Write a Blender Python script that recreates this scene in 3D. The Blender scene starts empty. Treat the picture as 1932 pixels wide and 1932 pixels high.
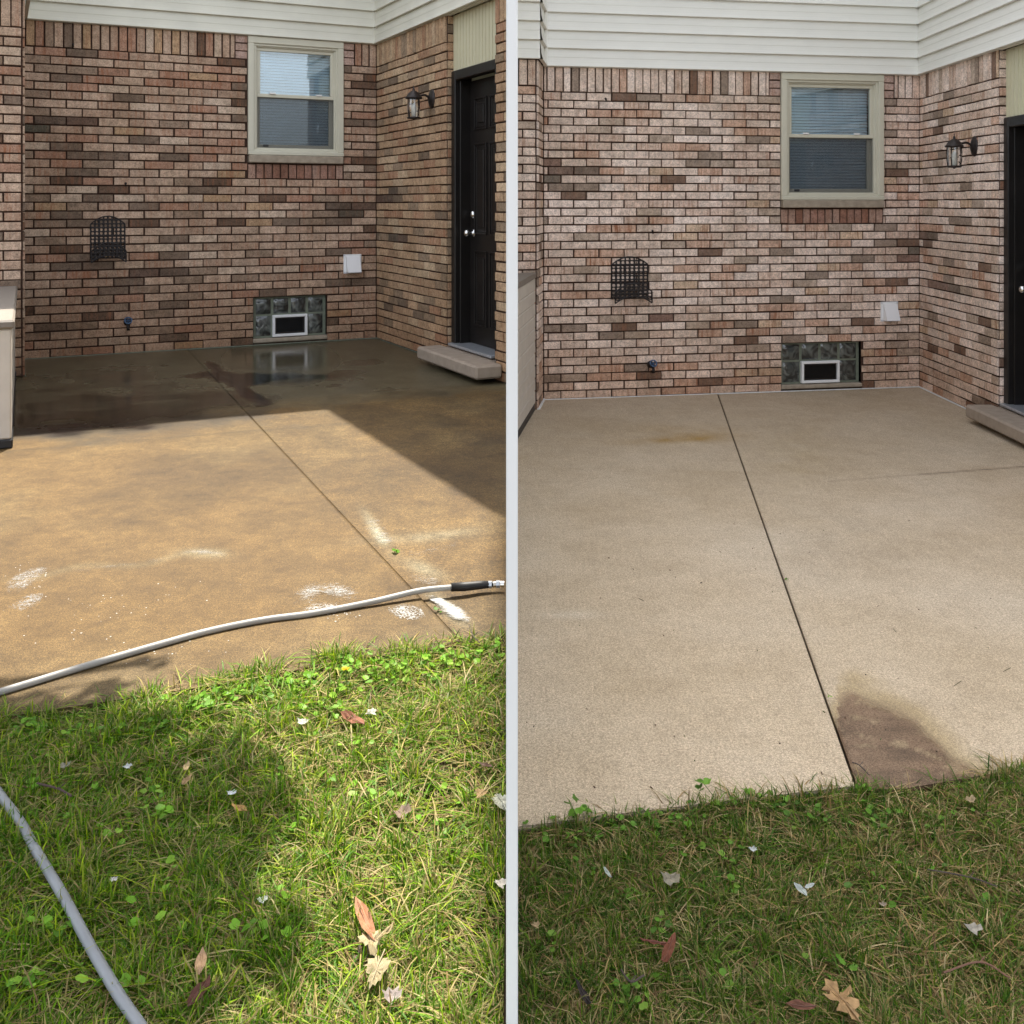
import bpy, math, random
import numpy as np
from mathutils import Vector, noise
R = math.radians
rnd = random.Random(7)
S = bpy.context.scene
COL = S.collection

# ------------------------------------------------------------------ camera, sky, sun, exposure
F, PX, HY = 1884.0, 966.0, 385.0          # focal length, centre and horizon in units of a 1932 px picture
CAMZ = 1.205
cam = bpy.data.cameras.new('camera'); camo = bpy.data.objects.new('camera', cam); COL.objects.link(camo)
cam.sensor_width = 36; cam.lens = F/1932*36; cam.shift_y = -(966-HY)/1932
cam.clip_start = 0.05; cam.clip_end = 2000
camo.location = (0, 0, CAMZ); camo.rotation_euler = (R(90), 0, 0)
S.camera = camo
S.render.engine = 'CYCLES'
S.cycles.use_denoising = True
S.cycles.max_bounces = 8
S.cycles.transparent_max_bounces = 12
S.view_settings.view_transform = 'Standard'; S.view_settings.look = 'None'; S.view_settings.gamma = 1
S.view_settings.exposure = 2.0
EL = 62.4
w = bpy.data.worlds.new('World'); S.world = w; w.use_nodes = True
nt = w.node_tree; nt.nodes.clear()
sky = nt.nodes.new('ShaderNodeTexSky'); sky.sky_type = 'NISHITA'; sky.sun_disc = False
sky.sun_elevation = R(EL); sky.sun_rotation = R(0); sky.dust_density = 3.0; sky.air_density = 1.0; sky.ozone_density = 1.0
hsv = nt.nodes.new('ShaderNodeHueSaturation'); hsv.inputs['Saturation'].default_value = 0.32
bg = nt.nodes.new('ShaderNodeBackground'); bg.inputs['Strength'].default_value = 0.15
wo = nt.nodes.new('ShaderNodeOutputWorld')
nt.links.new(sky.outputs[0], hsv.inputs['Color']); nt.links.new(hsv.outputs[0], bg.inputs['Color']); nt.links.new(bg.outputs[0], wo.inputs['Surface'])
sl = bpy.data.lights.new('sun', 'SUN'); slo = bpy.data.objects.new('sun', sl); COL.objects.link(slo)
sl.energy = 2.6; sl.angle = R(0.5); sl.color = (1.0, 0.93, 0.80)
slo.rotation_euler = (-(math.pi/2-R(EL)), 0, 0); slo.location = (0, 20, 30)

# ------------------------------------------------------------------ helpers
def tag(o, label=None, cat=None, group=None, kind=None):
    if label: o['label'] = label
    if cat: o['category'] = cat
    if group: o['group'] = group
    if kind: o['kind'] = kind
    return o
def empty(name, loc):
    o = bpy.data.objects.new(name, None); COL.objects.link(o); o.location = loc; o.empty_display_size = .1; return o
def thing(name, loc, label, cat, group=None):
    return tag(empty(name, loc), label, cat, group)
def link(name, me, mat, parent=None, origin=(0, 0, 0)):
    if mat is not None: me.materials.append(mat)
    o = bpy.data.objects.new(name, me); COL.objects.link(o)
    if parent is None: o.location = origin
    else: o.parent = parent
    return o
class Fr:
    """wall frame: origin, direction along the wall, outward normal (plan vectors), base height"""
    def __init__(s, o, d, n, z=0.0):
        L = math.hypot(*d); s.o = o; s.d = (d[0]/L, d[1]/L); L = math.hypot(*n); s.n = (n[0]/L, n[1]/L); s.z = z
    def pt(s, a, n, z):
        return (s.o[0]+s.d[0]*a+s.n[0]*n, s.o[1]+s.d[1]*a+s.n[1]*n, s.z+z)
    def col(s, u):
        """distance along the wall of the picture column u"""
        k = (u-PX)/F
        return (k*s.o[1]-s.o[0])/(s.d[0]-k*s.d[1])
W0 = Fr((0, 0), (1, 0), (0, -1), 0)
class MB:
    def __init__(s): s.v = []; s.f = []; s.c = []; s.m = []
    def add(s, vs, fs, c=None, m=0):
        k = len(s.v); s.v.extend(vs); s.f.extend([tuple(i+k for i in f) for f in fs]); s.m.extend([m]*len(fs))
        if c is not None: s.c.extend([c]*len(vs))
    def box(s, fr, a0, a1, n0, n1, z0, z1, ch=0.0, c=None, m=0):
        if ch <= 0:
            vs = [fr.pt(a, n, z) for a in (a0, a1) for n in (n0, n1) for z in (z0, z1)]
            s.add(vs, [(0,1,3,2),(4,6,7,5),(0,4,5,1),(2,3,7,6),(0,2,6,4),(1,5,7,3)], c, m); return
        lo = (min(a0,a1), min(n0,n1), min(z0,z1)); hi = (max(a0,a1), max(n0,n1), max(z0,z1))
        vs = []; ix = {}
        for i in (0,1):
            for j in (0,1):
                for k in (0,1):
                    sg = (i,j,k)
                    for ax in range(3):
                        p = []
                        for q in range(3):
                            e = (hi if sg[q] else lo)[q]
                            if q != ax: e += -ch if sg[q] else ch
                            p.append(e)
                        ix[(sg,ax)] = len(vs); vs.append(fr.pt(*p))
        fs = []
        for ax in range(3):
            o1, o2 = [q for q in range(3) if q != ax]
            for sg in (0,1):
                q = []
                for (x,y) in ((0,0),(1,0),(1,1),(0,1)):
                    t = [0,0,0]; t[ax]=sg; t[o1]=x; t[o2]=y; q.append(ix[(tuple(t),ax)])
                fs.append(tuple(q))
            for x in (0,1):
                for y in (0,1):
                    t0=[0,0,0]; t0[o1]=x; t0[o2]=y; t1=list(t0); t1[ax]=1
                    fs.append((ix[(tuple(t0),o1)],ix[(tuple(t0),o2)],ix[(tuple(t1),o2)],ix[(tuple(t1),o1)]))
        for i in (0,1):
            for j in (0,1):
                for k in (0,1): fs.append(tuple(ix[((i,j,k),q)] for q in range(3)))
        s.add(vs, fs, c, m)
    def tube(s, pts, r, seg=10, cap=True, c=None, m=0):
        pts = [Vector(p) for p in pts]; n = len(pts); rr = r if hasattr(r, '__len__') else [r]*n
        ref = Vector((0,0,1)); vs = []
        for i, p in enumerate(pts):
            t = (pts[min(i+1,n-1)]-pts[max(i-1,0)]).normalized()
            a = t.cross(ref)
            if a.length < 1e-3: a = t.cross(Vector((1,0,0)))
            a.normalize(); b = a.cross(t).normalized()
            for k in range(seg):
                th = 2*math.pi*k/seg
                vs.append(tuple(p+(a*math.cos(th)+b*math.sin(th))*rr[i]))
        fs = [(i*seg+k, i*seg+(k+1)%seg, (i+1)*seg+(k+1)%seg, (i+1)*seg+k) for i in range(n-1) for k in range(seg)]
        if cap: fs += [tuple(range(seg)), tuple((n-1)*seg+k for k in range(seg))]
        s.add(vs, fs, c, m)
    def lathe(s, base, axis, prof, seg=20, c=None, m=0):
        """profile (radius, height) turned about an axis"""
        base = Vector(base); ax = Vector(axis).normalized()
        a = ax.cross(Vector((0,0,1)))
        if a.length < 1e-3: a = Vector((1,0,0))
        a.normalize(); b = ax.cross(a); vs = []
        for r_, h in prof:
            for k in range(seg):
                th = 2*math.pi*k/seg
                vs.append(tuple(base+ax*h+(a*math.cos(th)+b*math.sin(th))*max(r_,1e-4)))
        n = len(prof)
        s.add(vs, [(i*seg+k, i*seg+(k+1)%seg, (i+1)*seg+(k+1)%seg, (i+1)*seg+k) for i in range(n-1) for k in range(seg)], c, m)
    def build(s, name, mat, parent=None, origin=(0,0,0), smooth=False):
        ox, oy, oz = origin
        me = bpy.data.meshes.new(name)
        me.from_pydata([(x-ox, y-oy, z-oz) for x, y, z in s.v], [], s.f)
        if len(s.c) == len(s.v) and s.c:
            at = me.color_attributes.new('tint', 'FLOAT_COLOR', 'POINT')
            at.data.foreach_set('color', np.array(s.c, dtype=np.float32).ravel())
        if smooth: me.polygons.foreach_set('use_smooth', [True]*len(me.polygons))
        mats = mat if isinstance(mat, (list, tuple)) else [mat]
        for q in mats[1:] if False else []: pass
        o = link(name, me, mats[0], parent, origin)
        for q in mats[1:]: me.materials.append(q)
        if len(mats) > 1: me.polygons.foreach_set('material_index', s.m)
        me.update(); return o
def np_mesh(name, V, faces_n, cols, mat, origin=(0,0,0), smooth=False):
    """V (n,3), faces as an (m,k) int array of equal-sized faces"""
    me = bpy.data.meshes.new(name); m, k = faces_n.shape
    me.vertices.add(len(V)); me.vertices.foreach_set('co', (V-np.array(origin)).astype(np.float32).ravel())
    me.loops.add(m*k); me.loops.foreach_set('vertex_index', faces_n.astype(np.int32).ravel())
    me.polygons.add(m); me.polygons.foreach_set('loop_start', np.arange(0, m*k, k, dtype=np.int32)); me.polygons.foreach_set('loop_total', np.full(m, k, dtype=np.int32))
    if smooth: me.polygons.foreach_set('use_smooth', np.ones(m, dtype=bool))
    me.update(calc_edges=True)
    if cols is not None:
        at = me.color_attributes.new('tint', 'FLOAT_COLOR', 'POINT'); at.data.foreach_set('color', cols.astype(np.float32).ravel())
    return link(name, me, mat, None, origin)
def G(u, v, gz):
    y = F*(CAMZ-gz)/(v-HY); return ((u-PX)/F*y, y, gz)
def spline(pts, n=8):
    out = []; P = [Vector(p) for p in pts]; P = [P[0]*2-P[1]] + P + [P[-1]*2-P[-2]]
    for i in range(1, len(P)-2):
        for k in range(n):
            t = k/n; a, b, c, d = P[i-1], P[i], P[i+1], P[i+2]
            out.append(.5*((2*b)+(c-a)*t+(2*a-5*b+4*c-d)*t*t+(3*b-a-3*c+d)*t**3))
    out.append(P[-2]); return out

# ------------------------------------------------------------------ materials
def newmat(name):
    m = bpy.data.materials.new(name); m.use_nodes = True; t = m.node_tree
    return m, t, t.nodes['Principled BSDF']
def N(t, typ, **kw):
    n = t.nodes.new('ShaderNode'+typ)
    for k, v in kw.items():
        if k in n.inputs: n.inputs[k].default_value = v
        else: setattr(n, k, v)
    return n
def ramp(t, src, p0, c0, p1, c1):
    r = N(t, 'ValToRGB'); e = r.color_ramp.elements
    e[0].position, e[0].color = p0, (c0,)*3+(1,) if not hasattr(c0, '__len__') else (*c0, 1)
    e[1].position, e[1].color = p1, (c1,)*3+(1,) if not hasattr(c1, '__len__') else (*c1, 1)
    t.links.new(src, r.inputs[0]); return r.outputs[0]
def mixc(t, typ, fac, a, b):
    n = N(t, 'MixRGB', blend_type=typ)
    for i, x in enumerate((fac, a, b)):
        if hasattr(x, 'links'): t.links.new(x, n.inputs[i])
        elif i == 0: n.inputs[0].default_value = x
        else: n.inputs[i].default_value = (*x, 1)
    return n.outputs[0]
def simple(name, c, rough=.5, metal=0, var=.12, scale=30, bump=0, bscale=200, spec=.5, coat=0):
    m, t, b = newmat(name)
    tc = N(t, 'TexCoord')
    n = N(t, 'TexNoise', Scale=scale, Detail=4.0); t.links.new(tc.outputs['Object'], n.inputs['Vector'])
    k = ramp(t, n.outputs[0], .3, 1-var, .7, 1+var)
    t.links.new(mixc(t, 'MULTIPLY', 1.0, c, k), b.inputs['Base Color'])
    b.inputs['Roughness'].default_value = rough; b.inputs['Metallic'].default_value = metal
    b.inputs['Specular IOR Level'].default_value = spec; b.inputs['Coat Weight'].default_value = coat
    if bump:
        n2 = N(t, 'TexNoise', Scale=bscale, Detail=3.0); t.links.new(tc.outputs['Object'], n2.inputs['Vector'])
        bp = N(t, 'Bump', Strength=bump, Distance=.003); t.links.new(n2.outputs[0], bp.inputs['Height']); t.links.new(bp.outputs[0], b.inputs['Normal'])
    return m
def brick_mat():
    m, t, b = newmat('brick'); tc = N(t, 'TexCoord'); at = N(t, 'Attribute', attribute_name='tint')
    n = N(t, 'TexNoise', Scale=115.0, Detail=5.0, Roughness=.75); t.links.new(tc.outputs['Object'], n.inputs['Vector'])
    n2 = N(t, 'TexNoise', Scale=14.0, Detail=3.0); t.links.new(tc.outputs['Object'], n2.inputs['Vector'])
    mp = N(t, 'Mapping'); mp.inputs['Scale'].default_value = (45, 45, 4); t.links.new(tc.outputs['Object'], mp.inputs['Vector'])
    n3 = N(t, 'TexNoise', Scale=1.0, Detail=3.0, Roughness=.7); t.links.new(mp.outputs[0], n3.inputs['Vector'])
    c = mixc(t, 'MULTIPLY', 1.0, at.outputs['Color'], ramp(t, n.outputs[0], .32, .46, .52, 1.12))
    c = mixc(t, 'MULTIPLY', 1.0, c, ramp(t, n2.outputs[0], .3, .84, .7, 1.1))
    n5 = N(t, 'TexNoise', Scale=2.2, Detail=5.0, Roughness=.6); t.links.new(tc.outputs['Object'], n5.inputs['Vector'])
    c = mixc(t, 'MULTIPLY', 1.0, c, ramp(t, n5.outputs[0], .34, (.80, .77, .73), .62, (1.07, 1.07, 1.08)))
    n6 = N(t, 'TexNoise', Scale=34.0, Detail=6.0, Roughness=.8); t.links.new(tc.outputs['Object'], n6.inputs['Vector'])
    c = mixc(t, 'MULTIPLY', 1.0, c, ramp(t, n6.outputs[0], .40, .74, .56, 1.07))
    st = ramp(t, n3.outputs[0], .50, 0.0, .66, 1.0)
    mu = N(t, 'Math', operation='MULTIPLY'); t.links.new(st, mu.inputs[0]); t.links.new(at.outputs['Alpha'], mu.inputs[1])
    c = mixc(t, 'MIX', mu.outputs[0], c, (.30, .125, .065))
    t.links.new(c, b.inputs['Base Color']); b.inputs['Roughness'].default_value = .92; b.inputs['Specular IOR Level'].default_value = .2
    bp = N(t, 'Bump', Strength=.6, Distance=.003); t.links.new(n.outputs[0], bp.inputs['Height']); t.links.new(bp.outputs[0], b.inputs['Normal'])
    return m
def concrete_mat(name, broom_angle, grain=1.0, mottle=0.0):
    m, t, b = newmat(name); tc = N(t, 'TexCoord'); at = N(t, 'Attribute', attribute_name='tint')
    n = N(t, 'TexNoise', Scale=300.0, Detail=4.0, Roughness=.8); t.links.new(tc.outputs['Object'], n.inputs['Vector'])
    n1 = N(t, 'TexNoise', Scale=130.0, Detail=4.0, Roughness=.7); t.links.new(tc.outputs['Object'], n1.inputs['Vector'])
    mp = N(t, 'Mapping'); mp.inputs['Rotation'].default_value = (0, 0, broom_angle); mp.inputs['Scale'].default_value = (150, 3, 3); t.links.new(tc.outputs['Object'], mp.inputs['Vector'])
    n2 = N(t, 'TexNoise', Scale=1.0, Detail=2.0); t.links.new(mp.outputs[0], n2.inputs['Vector'])
    c = mixc(t, 'MULTIPLY', 1.0, at.outputs['Color'], ramp(t, n.outputs[0], .40, 1-.46*grain, .60, 1+.34*grain))
    c = mixc(t, 'MULTIPLY', 1.0, c, ramp(t, n1.outputs[0], .38, 1-.24*grain, .62, 1+.16*grain))
    c = mixc(t, 'MULTIPLY', 1.0, c, ramp(t, n2.outputs[0], .35, .965, .65, 1.025))
    if mottle:
        for sc_, am in ((7.0, 1.0), (26.0, .8)):
            n4 = N(t, 'TexNoise', Scale=sc_, Detail=7.0, Roughness=.65, Distortion=.4); t.links.new(tc.outputs['Object'], n4.inputs['Vector'])
            c = mixc(t, 'MULTIPLY', 1.0, c, ramp(t, n4.outputs[0], .36, (1-.30*mottle*am, 1-.33*mottle*am, 1-.38*mottle*am), .64, 1+.18*mottle*am))
    t.links.new(c, b.inputs['Base Color'])
    mr = N(t, 'MapRange'); mr.inputs['To Min'].default_value = .85; mr.inputs['To Max'].default_value = .05; t.links.new(at.outputs['Alpha'], mr.inputs['Value'])
    t.links.new(mr.outputs[0], b.inputs['Roughness'])
    b.inputs['Specular IOR Level'].default_value = .35
    ad = N(t, 'Math', operation='MULTIPLY_ADD'); ad.inputs[1].default_value = .35; t.links.new(n2.outputs[0], ad.inputs[0]); t.links.new(n.outputs[0], ad.inputs[2])
    bs = N(t, 'MapRange'); bs.inputs['To Min'].default_value = .55; bs.inputs['To Max'].default_value = .08; t.links.new(at.outputs['Alpha'], bs.inputs['Value'])
    bp = N(t, 'Bump', Distance=.002); t.links.new(bs.outputs[0], bp.inputs['Strength']); t.links.new(ad.outputs[0], bp.inputs['Height']); t.links.new(bp.outputs[0], b.inputs['Normal'])
    return m
def leaf_mat(name, transl=.35, rough=.5, c=None):
    m, t, b = newmat(name); out = t.nodes['Material Output']
    if c is None: src = N(t, 'Attribute', attribute_name='tint').outputs['Color']
    else:
        tc = N(t, 'TexCoord'); n = N(t, 'TexNoise', Scale=60.0, Detail=4.0); t.links.new(tc.outputs['Object'], n.inputs['Vector'])
        src = mixc(t, 'MULTIPLY', 1.0, c, ramp(t, n.outputs[0], .3, .65, .7, 1.25))
    t.links.new(src, b.inputs['Base Color']); b.inputs['Roughness'].default_value = rough; b.inputs['Specular IOR Level'].default_value = .16
    tr = N(t, 'BsdfTranslucent'); t.links.new(src, tr.inputs['Color'])
    mx = N(t, 'MixShader'); mx.inputs[0].default_value = transl
    t.links.new(b.outputs[0], mx.inputs[1]); t.links.new(tr.outputs[0], mx.inputs[2]); t.links.new(mx.outputs[0], out.inputs['Surface'])
    return m
def glass_mat(name, tint=(.9,.95,.95), refl=.0):
    m, t, b = newmat(name); out = t.nodes['Material Output']; t.nodes.remove(b)
    gl = N(t, 'BsdfGlossy'); gl.inputs['Roughness'].default_value = .02; gl.inputs['Color'].default_value = (.95, .97, 1, 1)
    tr = N(t, 'BsdfTransparent'); tr.inputs['Color'].default_value = (*tint, 1)
    fr = N(t, 'Fresnel', IOR=1.5); ad = N(t, 'Math', operation='ADD'); ad.inputs[1].default_value = refl; t.links.new(fr.outputs[0], ad.inputs[0])
    mx = N(t, 'MixShader'); t.links.new(ad.outputs[0], mx.inputs[0]); t.links.new(tr.outputs[0], mx.inputs[1]); t.links.new(gl.outputs[0], mx.inputs[2]); t.links.new(mx.outputs[0], out.inputs['Surface'])
    return m
def screen_mat():
    m, t, b = newmat('insect_screen'); out = t.nodes['Material Output']
    b.inputs['Base Color'].default_value = (.05, .055, .06, 1); b.inputs['Roughness'].default_value = .6
    tr = N(t, 'BsdfTransparent'); mx = N(t, 'MixShader'); mx.inputs[0].default_value = .52
    t.links.new(tr.outputs[0], mx.inputs[1]); t.links.new(b.outputs[0], mx.inputs[2]); t.links.new(mx.outputs[0], out.inputs['Surface']); return m
def blockglass_mat():
    m, t, b = newmat('wavy_glass_block'); tc = N(t, 'TexCoord')
    n = N(t, 'TexNoise', Scale=9.0, Detail=1.5, Distortion=1.8); t.links.new(tc.outputs['Object'], n.inputs['Vector'])
    t.links.new(ramp(t, n.outputs[0], .42, (.03, .032, .03), .72, (.17, .185, .165)), b.inputs['Base Color'])
    b.inputs['Roughness'].default_value = .07; b.inputs['Specular IOR Level'].default_value = .8
    bp = N(t, 'Bump', Strength=.55, Distance=.015); t.links.new(n.outputs[0], bp.inputs['Height']); t.links.new(bp.outputs[0], b.inputs['Normal']); return m
M = {}
M['brick'] = brick_mat()
M['mortar'] = simple('dark_mortar', (.058, .034, .025), .95, var=.25, scale=60, bump=.6, bscale=300, spec=.1)
M['siding_shade'] = simple('shaded_cream_vinyl_siding', (.66, .645, .55), .5, var=.06, scale=3, bump=.1, bscale=50)  # copy of the siding, darkened to paint in the left house's shade
M['siding'] = simple('cream_vinyl_siding', (.80, .79, .725), .42, var=.025, scale=3, bump=.08, bscale=60)
M['siding_tan'] = simple('cream_vinyl_panel', (.60, .57, .40), .45, var=.03, scale=3)
M['trim'] = simple('cream_window_frame', (.60, .575, .46), .4, var=.03, scale=6)
M['white'] = simple('white_vinyl', (.82, .82, .82), .4, var=.02, scale=6)
M['stone'] = simple('limestone_sill', (.36, .30, .23), .85, var=.16, scale=22, bump=.5, bscale=160, spec=.2)
M['step'] = simple('tan_painted_step', (.34, .275, .215), .8, var=.12, scale=16, bump=.5, bscale=140, spec=.25)
M['door'] = simple('black_brown_door_paint', (.012, .010, .009), .38, var=.2, scale=8, bump=.1, bscale=90, spec=.35)
M['chrome'] = simple('brushed_nickel', (.75, .74, .72), .18, 1, var=.05)
M['alu'] = simple('aluminium_threshold', (.55, .58, .62), .35, .7, var=.1)
M['bronze'] = simple('dark_bronze', (.035, .028, .026), .45, .6, var=.25, scale=50)
M['iron'] = simple('black_iron', (.018, .014, .014), .5, .3, var=.3, scale=60)
M['glass'] = glass_mat('window_glass', (.90, .96, .98), .055)
M['lampglass'] = glass_mat('lantern_glass', (.93, .93, .9), .05)
M['blind'] = simple('white_blind_slat', (.78, .86, .94), .5, var=.04, scale=9)
M['room'] = simple('dark_room', (.03, .033, .04), .9)
M['screen'] = screen_mat()
M['block'] = blockglass_mat()
M['blockmortar'] = simple('grey_green_mortar', (.17, .19, .14), .8, var=.15, scale=30, bump=.3)
M['bulb'] = simple('frosted_lamp_sleeve', (.6, .6, .58), .4)
M['hose'] = simple('pale_grey_rubber_hose', (.33, .32, .30), .5, var=.07, scale=14, bump=.15, bscale=220)
M['rubber'] = simple('black_rubber', (.014, .014, .016), .5, var=.2)
M['blue'] = simple('blue_painted_tap_wheel', (.06, .11, .20), .5, .2, var=.3, scale=90)
M['foam'] = simple('white_soap_foam', (.45, .45, .43), .45, var=.08, scale=200, bump=.6, bscale=500)
M['soil'] = simple('dark_soil', (.055, .040, .026), .95, var=.35, scale=26, bump=.8, bscale=90, spec=.1)
M['roof'] = simple('grey_roof_shingle', (.10, .095, .09), .95, var=.25, scale=12, bump=.5, bscale=50)
M['fence'] = simple('white_vinyl_fence', (.84, .84, .82), .35, var=.015, scale=4)
M['grass'] = leaf_mat('grass_blade', .35, .48)
M['leafy'] = leaf_mat('broad_green_leaf', .35, .45)
M['crown'] = leaf_mat('tree_leaf', .3, .5)
M['bark'] = simple('grey_brown_bark', (.11, .085, .065), .95, var=.35, scale=20, bump=1.0, bscale=40)
M['caulk'] = simple('white_sealant', (.7, .7, .68), .6)
M['concL'] = concrete_mat('stained_wet_concrete', R(27), 1.35, .8)
M['concR'] = concrete_mat('clean_washed_concrete', R(8), .9, .22)
M['wall_far'] = simple('neighbour_siding', (.42, .42, .40), .7)

# ------------------------------------------------------------------ the two yards
ZL, ZR = 0.0, -0.385
CO = .0677                                   # one brick course
class Site: pass
L = Site(); L.z = ZL; L.C = (-1.215, 9.01); L.b = (math.cos(R(25.7)), math.sin(R(25.7))); L.wd = (math.sin(R(27.3)), -math.cos(R(27.3))); L.blen = .232
Rt = Site(); Rt.z = ZR; Rt.C = (3.56, 8.71); Rt.b = (math.cos(R(10)), math.sin(R(10))); Rt.wd = (-.0175, -1.0); Rt.blen = .2133
for s in (L, Rt):
    s.back = Fr(s.C, (-s.b[0], -s.b[1]), (s.b[1], -s.b[0]), s.z)
    s.wing = Fr(s.C, s.wd, (s.wd[1], -s.wd[0]), s.z)
L.wallen = L.back.col(38); Rt.wallen = Rt.back.col(1022)
for s, pl in ((L, .87), (Rt, .40)):
    P = s.back.pt(s.wallen, 0, 0); s.P = (P[0], P[1]); s.plen = pl
L.pd = L.wd; Rt.pd = (-.13, -.99)
for s in (L, Rt):
    s.pier = Fr(s.P, s.pd, (-s.pd[1], s.pd[0]), s.z)
    Q = s.pier.pt(s.plen, 0, 0); s.Q = (Q[0], Q[1])
    s.pfront = Fr(s.Q, (-s.b[0], -s.b[1]), (s.b[1], -s.b[0]), s.z)
L.pflen = 1.6
Rt.pflen = (Rt.Q[0]-.014)/Rt.b[0]
L.wlen = (-.014-L.C[0])/L.wing.d[0]
Rt.wlen = 4.6

# ------------------------------------------------------------------ ground and patios
def edgeL(x):   # near edge of the left slab
    pts = [(-6, 1.2), (G(25,1350,ZL)[0], G(25,1350,ZL)[1]), (G(440,1287,ZL)[0], G(440,1287,ZL)[1]), (G(650,1246,ZL)[0], G(650,1246,ZL)[1]), (0, G(960,1205,ZL)[1])]
    return np.interp(x, [p[0] for p in pts], [p[1] for p in pts])
eR = [G(977,1560,ZR), G(1210,1530,ZR), G(1610,1483,ZR), G(1700,1485,ZR), G(1907,1450,ZR)]
def edgeR(x):
    xs = [0]+[p[0] for p in eR]+[6]; ys = [eR[0][1]-.008]+[p[1] for p in eR]+[3.35]
    return np.interp(x, xs, ys)
def gbump(x, y): return .010*noise.noise(Vector((x*1.7, y*1.7, 3.1)))+.004*noise.noise(Vector((x*9, y*9, 1)))
xs = sorted(set([-150,-60,-20,-8,-5,-.004,.004,4,6,20,60,150]+[round(-4+.08*i,3) for i in range(50)]+[round(.02+.08*i,3) for i in range(45)]))
ys = sorted(set([-150,-60,-20,-6,-2,6,12,30,80,200]+[round(0+.08*i,3) for i in range(46)]))
mb = MB()
for y in ys:
    for x in xs:
        z = (-.028 if x < 0 else ZR-.036)
        if abs(x) < 5 and -1 < y < 5: z += gbump(x, y)
        mb.v.append((x, y, z))
nx = len(xs)
mb.f = [(j*nx+i, j*nx+i+1, (j+1)*nx+i+1, (j+1)*nx+i) for j in range(len(ys)-1) for i in range(nx-1)]; mb.m = [0]*len(mb.f)
tag(mb.build('lawn_ground', M['soil'], smooth=True), kind='structure')

def uvp(x, y, gz): return (PX+F*x/y, HY+F*(CAMZ-gz)/y)
def blob(u, v, cu, cv, ru, rv, rot=0, soft=1.0):
    c, s_ = math.cos(R(rot)), math.sin(R(rot)); du, dv = u-cu, v-cv
    a = (du*c+dv*s_)/ru; b = (-du*s_+dv*c)/rv; d = a*a+b*b
    return math.exp(-d*soft) if d < 9 else 0.0
def nz(x, y, s, o=4, seed=0): return noise.fractal(Vector((x*s, y*s, seed*7.3)), .9, 2.1, o)
def mix3(a, b, t): return tuple(a[i]+(b[i]-a[i])*t for i in range(3))
BL = [(150,775,200,50,0,.45),(270,800,160,30,-4,.35),(150,720,170,26,3,.10),(230,712,95,14,0,.5),(408,696,26,8,40,1.9),(440,714,62,10,8,1.9),(468,740,44,10,28,1.8),(500,712,50,6,-4,1.2),(560,715,75,10,-3,.6),(640,705,50,8,-6,.55),(690,683,40,8,0,.35),(300,770,230,34,-3,.62),(110,800,120,38,-3,.75),(430,752,90,18,0,.3),(840,790,60,12,15,.35),(800,745,120,15,5,.22),(900,820,60,25,0,.3)]  # dark wet dirt; the broad blobs also deepen the house shadow
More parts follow.
